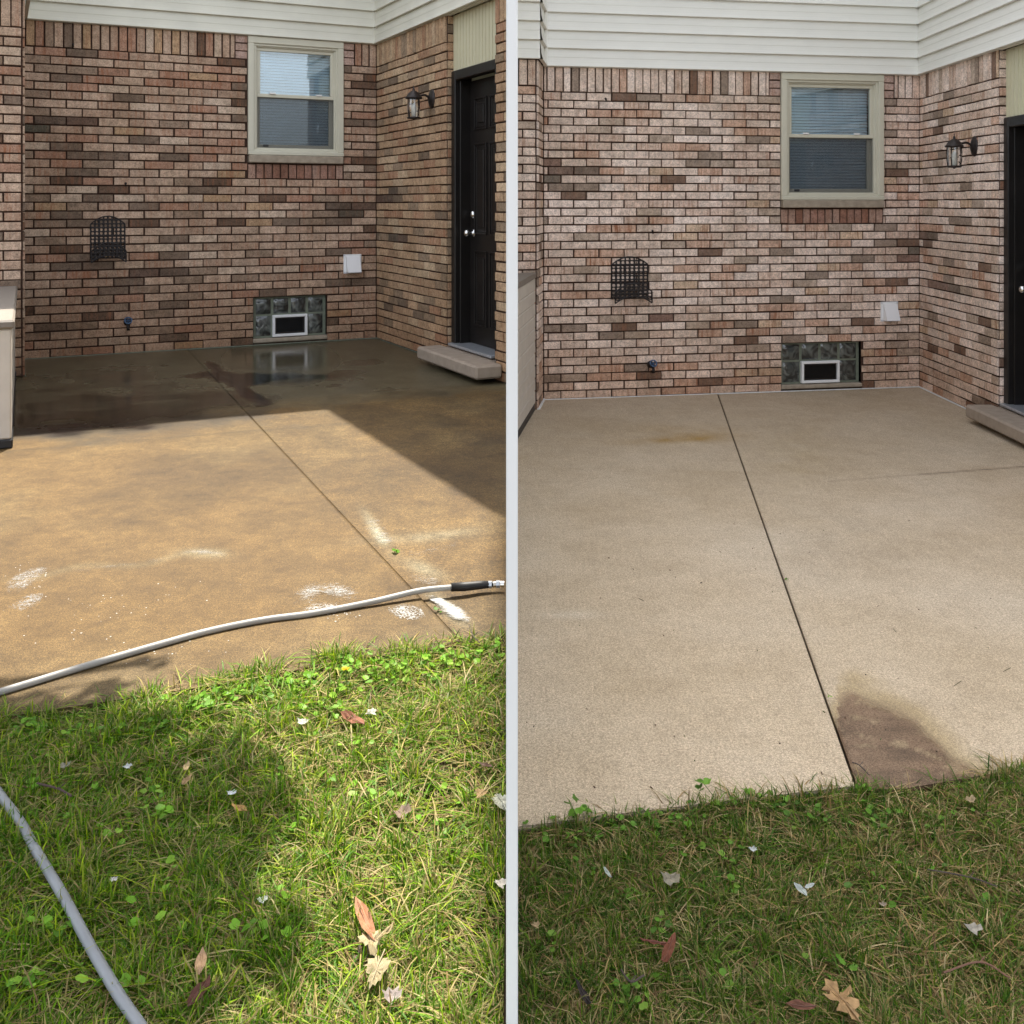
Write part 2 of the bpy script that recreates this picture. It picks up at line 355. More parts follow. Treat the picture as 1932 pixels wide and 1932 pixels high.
def stain_shadeL(x, y):
    u, v = uvp(x, y, ZL); sh = min(1, max(0, (u)/1932+.0))
    big = nz(x, y, 1.1, 4, 1); mid = nz(x, y, 4.0, 4, 2)
    c = (.43, .272, .125)
    c = mix3(c, (.27, .17, .078), min(1, max(0, .35+1.2*big+.6*mid)))
    c = mix3(c, (.50, .36, .21), min(1, max(0, .55*nz(x*1.3, y*.7, 2.2, 3, 5)+.1)))
    wet = .12
    # scrubbed zone towards the lawn: greyer, lighter
    q = min(1, max(0, (v-1150-(u-500)*-.11)/170)); q *= .75+.5*mid
    c = mix3(c, (.50, .395, .285), min(1, max(0, q*.8)))
    # swirl marks
    d1 = math.hypot((u-700)/130, (v-815)/42); c = mix3(c, (.30, .20, .10), .55*math.exp(-((d1-.75)/.22)**2))
    d2 = math.hypot((u-330)/150, (v-900)/30); c = mix3(c, (.28, .175, .09), .4*math.exp(-(d2*1.1)**2)*(1+mid))
    c = mix3(c, (.27, .18, .10), .45*blob(u, v, 690, 930, 120, 60)*(1+.5*mid))
    c = mix3(c, (.27, .17, .09), .35*blob(u, v, 560, 1090, 120, 40)*(1+.6*mid))
    c = mix3(c, (.26, .165, .085), .3*blob(u, v, 330, 1080, 160, 45)*(1+.6*mid))
    # wet film and dirt by the house, eave shadow tone painted in too
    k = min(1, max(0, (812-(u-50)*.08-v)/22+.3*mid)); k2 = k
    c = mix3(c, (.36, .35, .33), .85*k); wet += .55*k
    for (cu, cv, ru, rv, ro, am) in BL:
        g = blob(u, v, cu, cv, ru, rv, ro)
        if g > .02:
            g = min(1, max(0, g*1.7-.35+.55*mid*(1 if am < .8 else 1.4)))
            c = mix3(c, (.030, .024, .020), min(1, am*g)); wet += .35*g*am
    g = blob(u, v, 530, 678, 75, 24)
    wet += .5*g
    # pale dried line running along the wash front
    dl = v-(1083-(u-80)*.125+6*math.sin(u*.03)); 
    if u < 430: c = mix3(c, (.62, .52, .40), .38*math.exp(-(dl/5.5)**2)*(1 if u > 60 else .4))
    c = mix3(c, (.9, .85, .78), .35*blob(u, v, 385, 1044, 48, 9, 4)*(1+mid))
    c = mix3(c, (1.3, 1.4, 1.5), .55*blob(u, v, 714, 1005, 34, 9, 56)*(1+mid)); c = mix3(c, (1.2, 1.3, 1.4), .25*blob(u, v, 790, 1010, 90, 10, -6)*(1+mid)+.3*blob(u, v, 800, 1070, 40, 12, 20)+.4*blob(u,v,846,1146,40,12,38))
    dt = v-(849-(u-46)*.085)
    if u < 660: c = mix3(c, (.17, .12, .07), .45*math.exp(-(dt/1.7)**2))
    return (*[max(.010, q_*k_) for q_, k_ in zip(c, (.315, .298, .205))], min(1, max(0, wet)))
def stainR(x, y):
    u, v = uvp(x, y, ZR)
    big = nz(x, y, 1.0, 4, 11); mid = nz(x, y, 5.0, 4, 12)
    c = mix3((.56, .455, .33), (.50, .395, .27), min(1, max(0, .4+.8*big)))
    wet = .0
    far = min(1, max(0, (960-v)/200)); c = mix3(c, (.42, .335, .235), .45*far)
    c = mix3(c, (.40, .26, .10), min(1, .8*blob(u, v, 1285, 829, 95, 6, -3)+.5*blob(u, v, 1300, 818, 100, 16))*(1+.6*mid))
    c = mix3(c, (.44, .34, .19), .25*blob(u, v, 1500, 860, 60, 60)*(1+mid)); c = mix3(c, (.34, .27, .19), .3*blob(u, v, 1560, 1040, 230, 60)*(.6+mid))
    c = mix3(c, (.72, .64, .52), .45*blob(u, v, 1075, 1160, 60, 8)); m2 = nz(x, y, 2.1, 5, 15)
    c = mix3(c, (.40, .30, .18), min(.3, max(0, .32*m2))); c = mix3(c, (.62, .54, .43), min(.3, max(0, -.25*m2)))
    dt = v-(896-(u-1700)*.075)
    if u > 1560: c = mix3(c, (.16, .12, .08), (.75 if u > 1730 else .3)*math.exp(-(dt/1.2)**2))
    dt = v-(893+.02*(u-1560)+3*math.sin(u*.02))
    if u < 1560: c = mix3(c, (.34, .25, .14), .25*math.exp(-(dt/3)**2)*(.5+mid))
    # muddy wash running from the wet corner
    ju = 1600+(v-1430)*.30
    if x > jr(y):
        d = 1e9
        poly = [(1580,1310),(1610,1285),(1670,1295),(1730,1335),(1790,1390),(1840,1430),(1880,1460),(1920,1475)]
        top = np.interp(u, [p[0] for p in poly], [p[1] for p in poly]) if u > 1580 else 1330+(1580-u)*2
        h = (v-top)+26*mid
        soft = min(1, max(0, h/70+.25)); core = min(1, max(0, h/30-.35))
        c = mix3(c, (.40, .30, .16), .75*min(1, max(0, h/40+.8)))
        st_ = 1+.35*noise.noise(Vector((x*3, y*22, 4)))+.35*mid; c = mix3(c, (.19*st_, .124*st_, .080*st_), core**.8); c = mix3(c, (.34, .25, .15), core*max(0, min(.7, 2.5*(nz(x, y, 14, 3, 33)-.28)))); wet += .9*core+.2*soft
    g = min(1, max(0, (v-1475-(1610-u)*.11)/30)) if u < 1620 else 0
    c = mix3(c, (.25, .20, .15), .5*g)
    return (*c, min(1, max(0, wet)))
def slab(name, x0, x1, edge, yb, z, fn, mat, nxc, nyc, gap0, gap1, label):
    """x0, x1 functions of y bound the slab; gridded finer towards the lawn; a real thickness at its front edge"""
    V = []; Cc = []
    for j in range(nyc+1):
        t = (j/nyc)**1.6
        for i in range(nxc+1):
            s = i/nxc; x = x0(3)+(x1(3)-x0(3))*s; y = 3
            for _ in range(5):
                y = edge(x)+(yb-edge(x))*t; x = x0(y)+gap0+(x1(y)-gap1-x0(y)-gap0)*s
            V.append((x, y, z)); Cc.append(fn(x, y))
    W = nxc+1; Fc = [(j*W+i, j*W+i+1, (j+1)*W+i+1, (j+1)*W+i) for j in range(nyc) for i in range(nxc)]
    def skirt(idx):
        k = len(V)
        for q in idx:
            x, y, _ = V[q]; V.append((x, y, z-.004)); Cc.append(Cc[q])
        for q in idx:
            x, y, _ = V[q]; c = Cc[q]; V.append((x, y, z-.016)); Cc.append((c[0]*.25, c[1]*.2, c[2]*.16, .5))
        for q in idx:
            x, y, _ = V[q]; c = Cc[q]; V.append((x, y, z-.12)); Cc.append((c[0]*.15, c[1]*.12, c[2]*.1, .5))
        n = len(idx)
        for a in range(n-1):
            Fc.append((idx[a], idx[a+1], k+a+1, k+a)); Fc.append((k+a, k+a+1, k+n+a+1, k+n+a)); Fc.append((k+n+a, k+n+a+1, k+2*n+a+1, k+2*n+a))
    skirt(list(range(W))); skirt([j*W for j in range(nyc+1)]); skirt([j*W+nxc for j in range(nyc+1)])
    o = np_mesh(name, np.array(V), np.array(Fc), np.array(Cc), mat)
    tag(o, label, None, None, 'structure'); return o
jL0, jL1 = G(361,667,ZL), G(867,1205,ZL)
def jl(y): return jL1[0]+(y-jL1[1])*(jL0[0]-jL1[0])/(jL0[1]-jL1[1])
jR0, jR1 = G(1353,740,ZR), G(1615,1480,ZR)
def jr(y): return jR1[0]+(y-jR1[1])*(jR0[0]-jR1[0])/(jR0[1]-jR1[1])
slab('patio', lambda y: min(-5.2, -.9-.7*y), jl, edgeL, 9.3, ZL, stain_shadeL, M['concL'], 330, 300, 0, .003, 'brown stained wet concrete slab left of the joint')
slab('patio', jl, lambda y: -.012, edgeL, 9.3, ZL-.005, stain_shadeL, M['concL'], 150, 260, .004, 0, 'brown stained concrete slab beside the door step')
slab('patio', lambda y: .012, jr, edgeR, 9.0, ZR, stainR, M['concR'], 200, 300, 0, .005, 'clean beige concrete slab left of the dark joint')
slab('patio', jr, lambda y: 6.0, edgeR, 9.0, ZR-.006, stainR, M['concR'], 380, 300, .005, 0, 'clean beige concrete slab with muddy wet corner')
# transverse control joint of the clean patio: a thin cut line
# ------------------------------------------------------------------ brickwork
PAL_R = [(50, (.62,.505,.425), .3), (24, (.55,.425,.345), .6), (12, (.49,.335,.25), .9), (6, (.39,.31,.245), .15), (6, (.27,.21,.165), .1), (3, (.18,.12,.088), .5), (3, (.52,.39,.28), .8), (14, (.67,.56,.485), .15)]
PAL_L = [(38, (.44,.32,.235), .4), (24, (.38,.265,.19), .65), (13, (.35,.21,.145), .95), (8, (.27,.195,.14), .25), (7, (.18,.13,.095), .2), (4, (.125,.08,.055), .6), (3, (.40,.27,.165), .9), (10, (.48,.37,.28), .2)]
PAL_LW = [(36, (.43,.30,.19), .35), (22, (.38,.26,.165), .4), (10, (.37,.23,.145), .8), (10, (.27,.20,.135), .2), (5, (.18,.135,.095), .2), (12, (.47,.35,.23), .15)]
def pick(pal, r):
    t = r.random()*sum(p[0] for p in pal)
    for w_, c, st in [p[:3] for p in pal]:
        t -= w_
        if t <= 0: break
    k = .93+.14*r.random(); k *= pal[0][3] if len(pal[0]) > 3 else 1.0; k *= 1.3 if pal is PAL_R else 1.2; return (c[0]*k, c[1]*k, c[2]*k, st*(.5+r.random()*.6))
def brick(mb, fr, a0, a1, z0, z1, c, r, proud=.0135, back=-.004):
    pr = proud+r.uniform(-.0013, .0013); ch = .0028; j = lambda: r.uniform(-.0022, .0022)
    A0, A1, B0, B1 = a0+j(), a1+j(), z0+j(), z1+j()
    vs = [fr.pt(*p) for p in ((A0,back,B0),(A1,back,B0),(A1,back,B1),(A0,back,B1),
          (A0,pr-ch,B0),(A1,pr-ch,B0),(A1,pr-ch,B1),(A0,pr-ch,B1),
          (A0+ch,pr,B0+ch),(A1-ch,pr,B0+ch),(A1-ch,pr,B1-ch),(A0+ch,pr,B1-ch))]
    fs = [(8,9,10,11)]
    for i in range(4):
        k = (i+1) % 4; fs += [(i,k,4+k,4+i),(4+i,4+k,8+k,8+i)]
    mb.add(vs, fs, c)
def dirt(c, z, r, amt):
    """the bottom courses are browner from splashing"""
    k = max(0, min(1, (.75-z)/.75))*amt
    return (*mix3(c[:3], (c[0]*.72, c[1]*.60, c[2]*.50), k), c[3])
def courses(mb, mo, fr, a0, a1, ztop, openings, blen, pal, r, soldier=True, zbot=-.05, amt=.8, shift=0.0, darks=()):
    J = .0108; 
    def cut(x0, x1, zb, zt):
        segs = [(x0, x1)]
        for (o0, o1, p0, p1) in openings:
            if zt <= p0+.001 or zb >= p1-.001: continue
            ns = []
            for (s0, s1) in segs:
                if o1 <= s0 or o0 >= s1: ns.append((s0, s1)); continue
                if o0 > s0: ns.append((s0, o0))
                if o1 < s1: ns.append((o1, s1))
            segs = ns
        return segs
    z = ztop
    if soldier:
        x = a0
        while x < a1-.01:
            for (s0, s1) in cut(x, min(x+CO, a1), ztop-.2031, ztop):
                if s1-s0 > .02: brick(mb, fr, s0+J/2, s1-J/2, ztop-.2031+J/2, ztop-.002, dirt(pick(pal, r), z, r, amt), r)
            x += CO
        z -= .2031
    row = 0
    while z > zbot:
        x = a0-(blen*.5 if row % 2 else 0)+shift-blen
        while x < a1:
            s0, s1 = max(x, a0), min(x+blen, a1)
            if s1-s0 > .025:
                c = pick(pal, r)
                for (da, dz, ra, rz) in darks:
                    if abs(s0+blen/2-da) < ra and abs(z-CO/2-dz) < rz and r.random() < .55: c = ((.26 if pal is PAL_R else .15)*r.uniform(.8,1.15), .19 if pal is PAL_R else .108, .15 if pal is PAL_R else .08, .15)
                c = dirt(c, z, r, amt)
                for (p, q) in cut(s0, s1, z-CO, z):
                    if q-p > .022: brick(mb, fr, p+J/2, q-J/2, z-CO+J/2, z-J/2, c, r)
            x += blen
        z -= CO; row += 1
def plate(mb, fr, a0, a1, zb, zt, openings, n=0.0):
    """mortar plane with openings"""
    A = sorted(set([a0, a1]+[x for o in openings for x in o[:2] if a0 < x < a1])); Z = sorted(set([zb, zt]+[x for o in openings for x in o[2:] if zb < x < zt]))
    for i in range(len(A)-1):
        for j in range(len(Z)-1):
            ca, cz = (A[i]+A[i+1])/2, (Z[j]+Z[j+1])/2
            if any(o[0] < ca < o[1] and o[2] < cz < o[3] for o in openings): continue
            mb.add([fr.pt(A[i],n,Z[j]), fr.pt(A[i+1],n,Z[j]), fr.pt(A[i+1],n,Z[j+1]), fr.pt(A[i],n,Z[j+1])], [(0,1,2,3)], (.085,.055,.042,0), 1)
def siding(mb, fr, a0, a1, zb, zt, course=.146, n0=.02):
    prof = []; z = zb
    while z < zt:
        for (n, dz) in ((.002,0),(.029,0),(.0305,.004),(.0225,.03),(.0185,.052),(.0165,.070),(.0175,.078),(.0145,.100),(.010,.122),(.006,.146)):
            prof.append((n0+n, z+dz*course/.146))
        z += course
    k = len(prof); vs = [fr.pt(a0, n, zz) for n, zz in prof]+[fr.pt(a1, n, zz) for n, zz in prof]
    mb.add(vs, [(i, i+1, k+i+1, k+i) for i in range(k-1)])
TOP = 2.64
def window_part(root, org, fr, a0, a1, z0, z1, z0s, shade):
    """double-hung window: casing frame with sashes, panes, insect screen, blind and stone sill"""
    mid = (z0+z1)/2+.01; m = MB()
    def ring(mb, A0, A1, B0, B1, wd, n0, n1, ch=.003):
        mb.box(fr, A0, A1, n0, n1, B1-wd, B1, ch); mb.box(fr, A0, A1, n0, n1, B0, B0+wd, ch)
        mb.box(fr, A0, A0+wd, n0, n1, B0+wd, B1-wd, ch); mb.box(fr, A1-wd, A1, n0, n1, B0+wd, B1-wd, ch)
    m.box(fr, a0, a1, -.05, .030, z1-.062, z1-.002, .004); m.box(fr, a0, a1, -.05, .040, z0, z0+.034, .005)
    m.box(fr, a0, a0+.052, -.05, .030, z0+.034, z1-.062, .004); m.box(fr, a1-.052, a1, -.05, .030, z0+.034, z1-.062, .004)
    ring(m, a0+.050, a1-.050, z0+.032, z1-.060, .022, -.06, .016)
    ring(m, a0+.070, a1-.070, z0+.052, z1-.080, .012, -.07, .002)
    wn = m.build('window', M['trim'], root, org)
    A0, A1, B0, B1 = a0+.080, a1-.080, z0+.062, z1-.090
    m = MB(); ring(m, A0, A1, mid-.018, B1, .030, -.045, -.012); m.build('upper_sash', M['trim'], wn, org)
    m = MB(); ring(m, A0, A1, B0, mid+.010, .034, -.080, -.050); m.build('lower_sash', M['trim'], wn, org)
    m = MB(); m.box(fr, A0+.028, A1-.028, -.030, -.026, mid+.010, B1-.028); m.build('pane', M['glass'], wn, org)
    m = MB(); m.box(fr, A0+.030, A1-.030, -.067, -.063, B0+.032, mid-.022); m.build('pane', M['glass'], wn, org)
    m = MB(); m.add([fr.pt(A0+.002,-.020,B0), fr.pt(A1-.002,-.020,B0), fr.pt(A1-.002,-.020,mid-.019), fr.pt(A0+.002,-.020,mid-.019)], [(0,1,2,3)]); m.build('insect_screen', M['screen'], wn, org)
    m = MB(); z = B0
    while z < B1:
        m.add([fr.pt(A0+.01,-.094,z+.001), fr.pt(A1-.01,-.094,z+.001), fr.pt(A1-.01,-.104,z+.0235), fr.pt(A0+.01,-.104,z+.0235), fr.pt(A0+.01,-.096,z+.012), fr.pt(A1-.01,-.096,z+.012)], [(0,1,5,4),(4,5,2,3)])
        z += .025
    for q in (.12, .5, .88): m.tube([fr.pt(A0+(A1-A0)*q, -.088, B0), fr.pt(A0+(A1-A0)*q, -.088, B1)], .0012, 5)
    m.build('blind', M['blind'], wn, org)
    m = MB(); m.box(fr, A0-.04, A1+.04, -.5, -.49, B0-.05, B1+.05); m.box(fr, A0-.05, A0-.04, -.49, -.07, B0-.05, B1+.05); m.box(fr, A1+.04, A1+.05, -.49, -.07, B0-.05, B1+.05)
    m.box(fr, A0-.04, A1+.04, -.49, -.085, B1+.04, B1+.05); m.box(fr, A0-.04, A1+.04, -.49, -.085, B0-.05, B0-.04); m.build('interior', M['room'], wn, org)
    for q in (.2, .8):
        m = MB(); m.box(fr, A0+(A1-A0)*q-.028, A0+(A1-A0)*q+.028, -.012, .000, mid+.008, mid+.024, .004); m.build('lock', M['white'], wn, org)
    m = MB(); m.box(fr, A1-.10, A1-.055, -.018, -.004, B0+.012, B0+.030, .003); m.build('latch', M['rubber'], wn, org)
    m = MB(); m.box(fr, a0+.006, a1-.006, -.05, .048, z0s, z0-.002, .006); m.build('sill', M['stone'], wn, org)
def block_window(root, org, fr, a0, a1, z0, z1):
    m = MB(); m.box(fr, a0, a1, -.09, -.035, z0, z1, 0)
    wn = m.build('glass_block_window', M['blockmortar'], root, org)
    W = (a1-a0-.03)/4; H = z1-z0-.02; hz = z0+.01+H*.56
    def gb(A0, A1, Z0, Z1):
        mm = MB(); nn = 6; vs = []; g = .012
        A0, A1, Z0, Z1 = A0+g, A1-g, Z0+g*.7, Z1-g*.7
        for j in range(nn+1):
            for i in range(nn+1):
                e = min(i, j, nn-i, nn-j); vs.append(fr.pt(A0+(A1-A0)*i/nn, -.034+(.0 if e == 0 else .012 if e == 1 else .014), Z0+(Z1-Z0)*j/nn))
        mm.add(vs, [(j*(nn+1)+i, j*(nn+1)+i+1, (j+1)*(nn+1)+i+1, (j+1)*(nn+1)+i) for j in range(nn) for i in range(nn)])
        mm.build('glass_block', M['block'], wn, org, True)
    for i in range(4): gb(a0+.015+i*W, a0+.015+(i+1)*W, hz, z1-.008)
    for i in (0, 3): gb(a0+.015+i*W, a0+.015+(i+1)*W, z0+.008, hz)
    A0, A1, Z0, Z1 = a0+.015+W, a0+.015+3*W, z0+.006, hz-.004; m = MB(); t = .022
    m.box(fr, A0, A1, -.05, -.005, Z1-t, Z1, .003); m.box(fr, A0, A1, -.05, -.005, Z0, Z0+t, .003); m.box(fr, A0, A0+t, -.05, -.005, Z0+t, Z1-t, .003); m.box(fr, A1-t, A1, -.05, -.005, Z0+t, Z1-t, .003)
    m.build('vent_frame', M['white'], wn, org)
    m = MB(); t2 = t+.004; i_ = .010
    m.box(fr, A0+t2, A1-t2, -.032, -.022, Z1-t2-i_, Z1-t2, .001); m.box(fr, A0+t2, A1-t2, -.032, -.022, Z0+t2, Z0+t2+i_, .001); m.box(fr, A0+t2, A0+t2+i_, -.032, -.022, Z0+t2+i_, Z1-t2-i_, .001); m.box(fr, A1-t2-i_, A1-t2, -.032, -.022, Z0+t2+i_, Z1-t2-i_, .001)
    m.build('vent_sash', M['bronze'], wn, org)
    m = MB(); m.box(fr, A0+t, A1-t, -.0345, -.0325, Z0+t, Z1-t); m.build('vent_pane', M['glassdark'], wn, org)
    m = MB(); m.box(fr, a0-.004, a1+.004, -.06, .018, z0-.034, z0-.002, .005); m.build('sill', M['stone'], wn, org)
M['glassdark'] = simple('dark_vent_glass', (.008, .008, .009), .12, spec=.25)
def door_part(root, org, fr, t0, t1, zb, zt, pal, r):
    """fr: wing frame; t0..t1 the opening in the brick; door set back from the brick face"""
    n1 = -.075; cw = .075
    m = MB(); m.box(fr, t0+.004, t0+cw, n1-.02, n1+.05, zb, zt, .006); m.box(fr, t1-cw, t1-.004, n1-.02, n1+.05, zb, zt, .006); m.box(fr, t0+cw, t1-cw, n1-.02, n1+.05, zt-cw, zt, .006)
    m.box(fr, t0+cw, t0+cw+.018, n1-.08, n1+.012, zb, zt-cw, .003); m.box(fr, t1-cw-.018, t1-cw, n1-.08, n1+.012, zb, zt-cw, .003)
    d0, d1 = t0+cw+.016, t1-cw-.016; dm = MB(); nd = n1-.07
    dm.box(fr, d0, d1, nd-.018, nd, zb+.02, zt-cw-.004, .003)
    W = (d1-d0); H = zt-cw-zb
    for (p0, p1) in ((.14, .46), (.54, .86)):
        for (q0, q1) in ((.08, .36), (.42, .76), (.81, .93)):
            A0, A1, B0, B1 = d0+W*p0, d0+W*p1, zb+H*q0, zb+H*q1
            for k, (e, nn) in enumerate(((0, .008), (.018, .002))):
                dm.box(fr, A0+e, A1-e, nd, nd+nn+.003, B1-.012-e, B1-e, .002); dm.box(fr, A0+e, A1-e, nd, nd+nn+.003, B0+e, B0+.012+e, .002)
                dm.box(fr, A0+e, A0+.012+e, nd, nd+nn+.003, B0+.012+e, B1-.012-e, .002); dm.box(fr, A1-.012-e, A1-e, nd, nd+nn+.003, B0+.012+e, B1-.012-e, .002)
            dm.box(fr, A0+.05, A1-.05, nd, nd+.007, B0+.05, B1-.05, .005)
    d = dm.build('door', M['door'], root, org)
    m.build('frame', M['door'], d, org)
    nrm = (fr.n[0], fr.n[1], 0); ka = d0+.062
    m = MB(); m.lathe(fr.pt(ka, nd+.001, .985), nrm, [(.030,0),(.031,.006),(.014,.010),(.012,.030),(.024,.040),(.029,.055),(.026,.070),(.012,.078),(0,.079)], 20); m.build('knob', M['chrome'], d, org, True)
    m = MB(); m.lathe(fr.pt(ka, nd+.001, 1.125), nrm, [(.031,0),(.032,.010),(.026,.020),(.020,.024),(0,.025)], 20); m.build('deadbolt', M['chrome'], d, org, True)
    m = MB(); m.box(fr, t0+.02, t1-.065, n1-.08, n1+.085, zb-.002, zb+.018, .004); m.build('threshold', M['alu'], d, org)
def lantern(fr, a, z, label):
    base = fr.pt(a, .012, z); nrm = Vector((fr.n[0], fr.n[1], 0)); t = thing('wall_lantern', base, label, 'wall lamp', 'carriage lanterns beside the back doors')
    m = MB(); dv = Vector((0,0,1))
    sc = 1.12
    prof = [(.0,.026),(.018,.026),(.030,.020),(.040,.014),(.052,.010),(.058,.004),(.058,0)]
    # oval backplate
    k = []; seg = 24
    for r_, h in prof:
        for q in range(seg):
            th = 2*math.pi*q/seg; k.append(tuple(Vector(base)+nrm*h*1.2+Vector((fr.d[0], fr.d[1], 0))*math.cos(th)*r_*1.0+dv*math.sin(th)*r_*1.35))
    m.add(k, [(i*seg+q, i*seg+(q+1)%seg, (i+1)*seg+(q+1)%seg, (i+1)*seg+q) for i in range(len(prof)-1) for q in range(seg)])
    m.build('backplate', M['bronze'], t, base, True)
    cx = Vector(base)+nrm*.155
    m = MB(); m.tube(spline([Vector(base)+nrm*.02+dv*.005, Vector(base)+nrm*.06+dv*.028, Vector(base)+nrm*.10+dv*.022, cx+dv*.012], 6), .009, 10); m.build('arm', M['bronze'], t, base, True)
    m = MB(); m.lathe(cx, (0,0,1), [(.0,.098),(.004,.096),(.003,.082),(.007,.076),(.010,.070),(.008,.062),(.016,.056),(.034,.044),(.048,.030),(.056,.014),(.066,.006),(.068,.000),(.064,-.006),(.05,-.008)], 28); m.build('cap', M['bronze'], t, base, True)
    m = MB(); m.lathe(cx, (0,0,1), [(.046,-.008),(.050,-.05),(.049,-.10),(.043,-.150)], 28); m.build('glass_shade', M['lampglass'], t, base, True)
    m = MB(); m.lathe(cx, (0,0,1), [(0,-.145),(.012,-.145),(.017,-.135),(.020,-.10),(.018,-.06),(.010,-.04),(0,-.038)], 16); m.build('candle_sleeve', M['bulb'], t, base, True)
    for q in range(4):
        th = math.pi/4+q*math.pi/2; e = Vector((math.cos(th), math.sin(th), 0)); m = MB()
        m.tube([cx+e*.054-dv*.006, cx+e*.057-dv*.05, cx+e*.055-dv*.10, cx+e*.048-dv*.152], .0042, 6); m.build('cage_bar', M['bronze'], t, base, True)
    m = MB(); m.lathe(cx, (0,0,1), [(0,-.172),(.006,-.170),(.012,-.164),(.044,-.162),(.054,-.157),(.054,-.150),(.046,-.147),(.0,-.147)], 28); m.build('base_ring', M['bronze'], t, base, True)
def hanger(fr, a, z0, z1, wd, label):
    base = fr.pt(a, .012, z0); t = thing('hose_hanger', base, label, 'hose hanger', 'iron hose hangers on the back walls')
    h = z1-z0; A0, A1 = a-wd/2, a+wd/2
    def arch(top, drop): return lambda x: top-drop*((x-a)/(wd/2))**2
    def lattice(name, n, zb, zt, nv, nh, da=.0052):
        m = MB()
        for i in range(nv+1):
            x = A0+wd*i/nv; m.box(fr, x-da, x+da, n, n+.004, zb(x), zt(x))
        lo = min(zb(A0), zb(a)); hi = zt(a)
        for j in range(nh+1):
            z = lo+(hi-lo)*j/nh; xs_ = [A0+wd*i/60 for i in range(61)]; ins = [x for x in xs_ if zb(x)-.001 <= z <= zt(x)+.001]
            run = []
            for x in xs_+[None]:
                if x is not None and zb(x)-.001 <= z <= zt(x)+.001: run.append(x)
                elif run:
                    if len(run) > 1: m.box(fr, run[0], run[-1], n+.0045, n+.0075, z-da*.9, z+da*.9)
                    run = []
        for i in range(nv):                        # small ovals in the cells
            for j in range(nh):
                x = A0+wd*(i+.5)/nv; z = lo+(hi-lo)*(j+.5)/nh
                if zb(x)+.01 < z < zt(x)-.01:
                    ring = [fr.pt(x+wd/nv*.36*math.cos(q*math.pi/5), n+.002, z+(hi-lo)/nh*.5*math.sin(q*math.pi/5)) for q in range(11)]
                    m.tube(ring, .0026, 4, False)
        for fn in (zb, zt): m.tube([fr.pt(A0+wd*i/24, n+.003, fn(A0+wd*i/24)) for i in range(25)], .0055, 6)
        for x in (A0, A1): m.tube([fr.pt(x, n+.003, zb(x)), fr.pt(x, n+.003, zt(x))], .0055, 6)
        return m.build(name, M['iron'], t, base)
    lattice('back_panel', .012, lambda x: z0+h*.10, arch(z1, h*.17), 8, 11)
    lattice('front_panel', .125, arch(z0+h*.17, h*.15), arch(z0+h*.44, h*.18), 8, 6)
    m = MB(); f2 = arch(z0+h*.30, h*.17)
    for i in range(9):
        x = A0+wd*(i+.5)/9; m.box(fr, x-.004, x+.004, .018, .128, f2(x)-.003, f2(x)+.002)
    for nn in (.045, .085): m.tube([fr.pt(A0+wd*i/20, nn, f2(A0+wd*i/20)) for i in range(21)], .004, 6)
    m.build('saddle', M['iron'], t, base)
def vent_hood(fr, a, z, label):
    base = fr.pt(a, 0, z); t = thing('dryer_vent', base, label, 'dryer vent', 'white dryer vents on the back walls')
    m = MB(); m.box(fr, a-.082, a+.082, .012, .020, z-.085, z+.085, .002); m.build('flange', M['white'], t, base)
    A, n0, n1 = .062, .020, .090; zt, zb = z+.066, z-.072
    m = MB(); v = [fr.pt(x, n, zz) for x in (a-A, a+A) for (n, zz) in ((n0, zt), (n0+.014, zt), (n1, zb), (n0, zb))]
    m.add(v, [(0,1,5,4),(1,2,6,5),(0,1,2,3),(4,5,6,7)]); m.build('hood', M['white'], t, base)
    m = MB()
    for i in range(6): m.box(fr, a-A+.008+i*.020, a-A+.020+i*.020, n0, n1-.004, zb-.006, zb+.002)
    m.build('louvre', M['alu'], t, base)
    for i in (-1, 1):
        for k in (-1, 1):
            m = MB(); m.lathe(fr.pt(a+i*.073, .020, z+k*.076), (fr.n[0], fr.n[1], 0), [(.005,0),(.005,.002),(0,.003)], 8); m.build('screw', M['alu'], t, base)
def spigot(fr, a, z, label):
    base = fr.pt(a, .01, z); nrm = Vector((fr.n[0], fr.n[1], 0)); B = Vector(base); dv = Vector((0,0,1)); t = thing('garden_tap', base, label, 'garden tap', 'outdoor taps low on the back walls')
    m = MB(); m.lathe(base, nrm, [(.030,0),(.030,.005),(.016,.009),(.013,.012),(.013,.055),(.017,.058),(.017,.075),(.0,.076)], 14); m.build('body', M['bronze'], t, base, True)
    m = MB(); m.tube([B+nrm*.055, B+nrm*.078-dv*.012, B+nrm*.086-dv*.034, B+nrm*.086-dv*.058], [.011,.013,.013,.015], 12); m.build('spout', M['bronze'], t, base, True)
    m = MB(); c = B+nrm*.088+dv*.022; ax = (nrm+dv*.55).normalized(); a1 = Vector((fr.d[0], fr.d[1], 0)); a2 = ax.cross(a1)
    m.tube([c+(a1*math.cos(q*math.pi/10)+a2*math.sin(q*math.pi/10))*.027 for q in range(21)], .0055, 7, False)
    for q in range(3):
        e = a1*math.cos(q*math.pi/3)+a2*math.sin(q*math.pi/3); m.tube([c-e*.027, c+e*.027], .003, 5)
    m.tube([B+nrm*.06, c], .006, 8); m.build('hand_wheel', M['blue'], t, base, True)
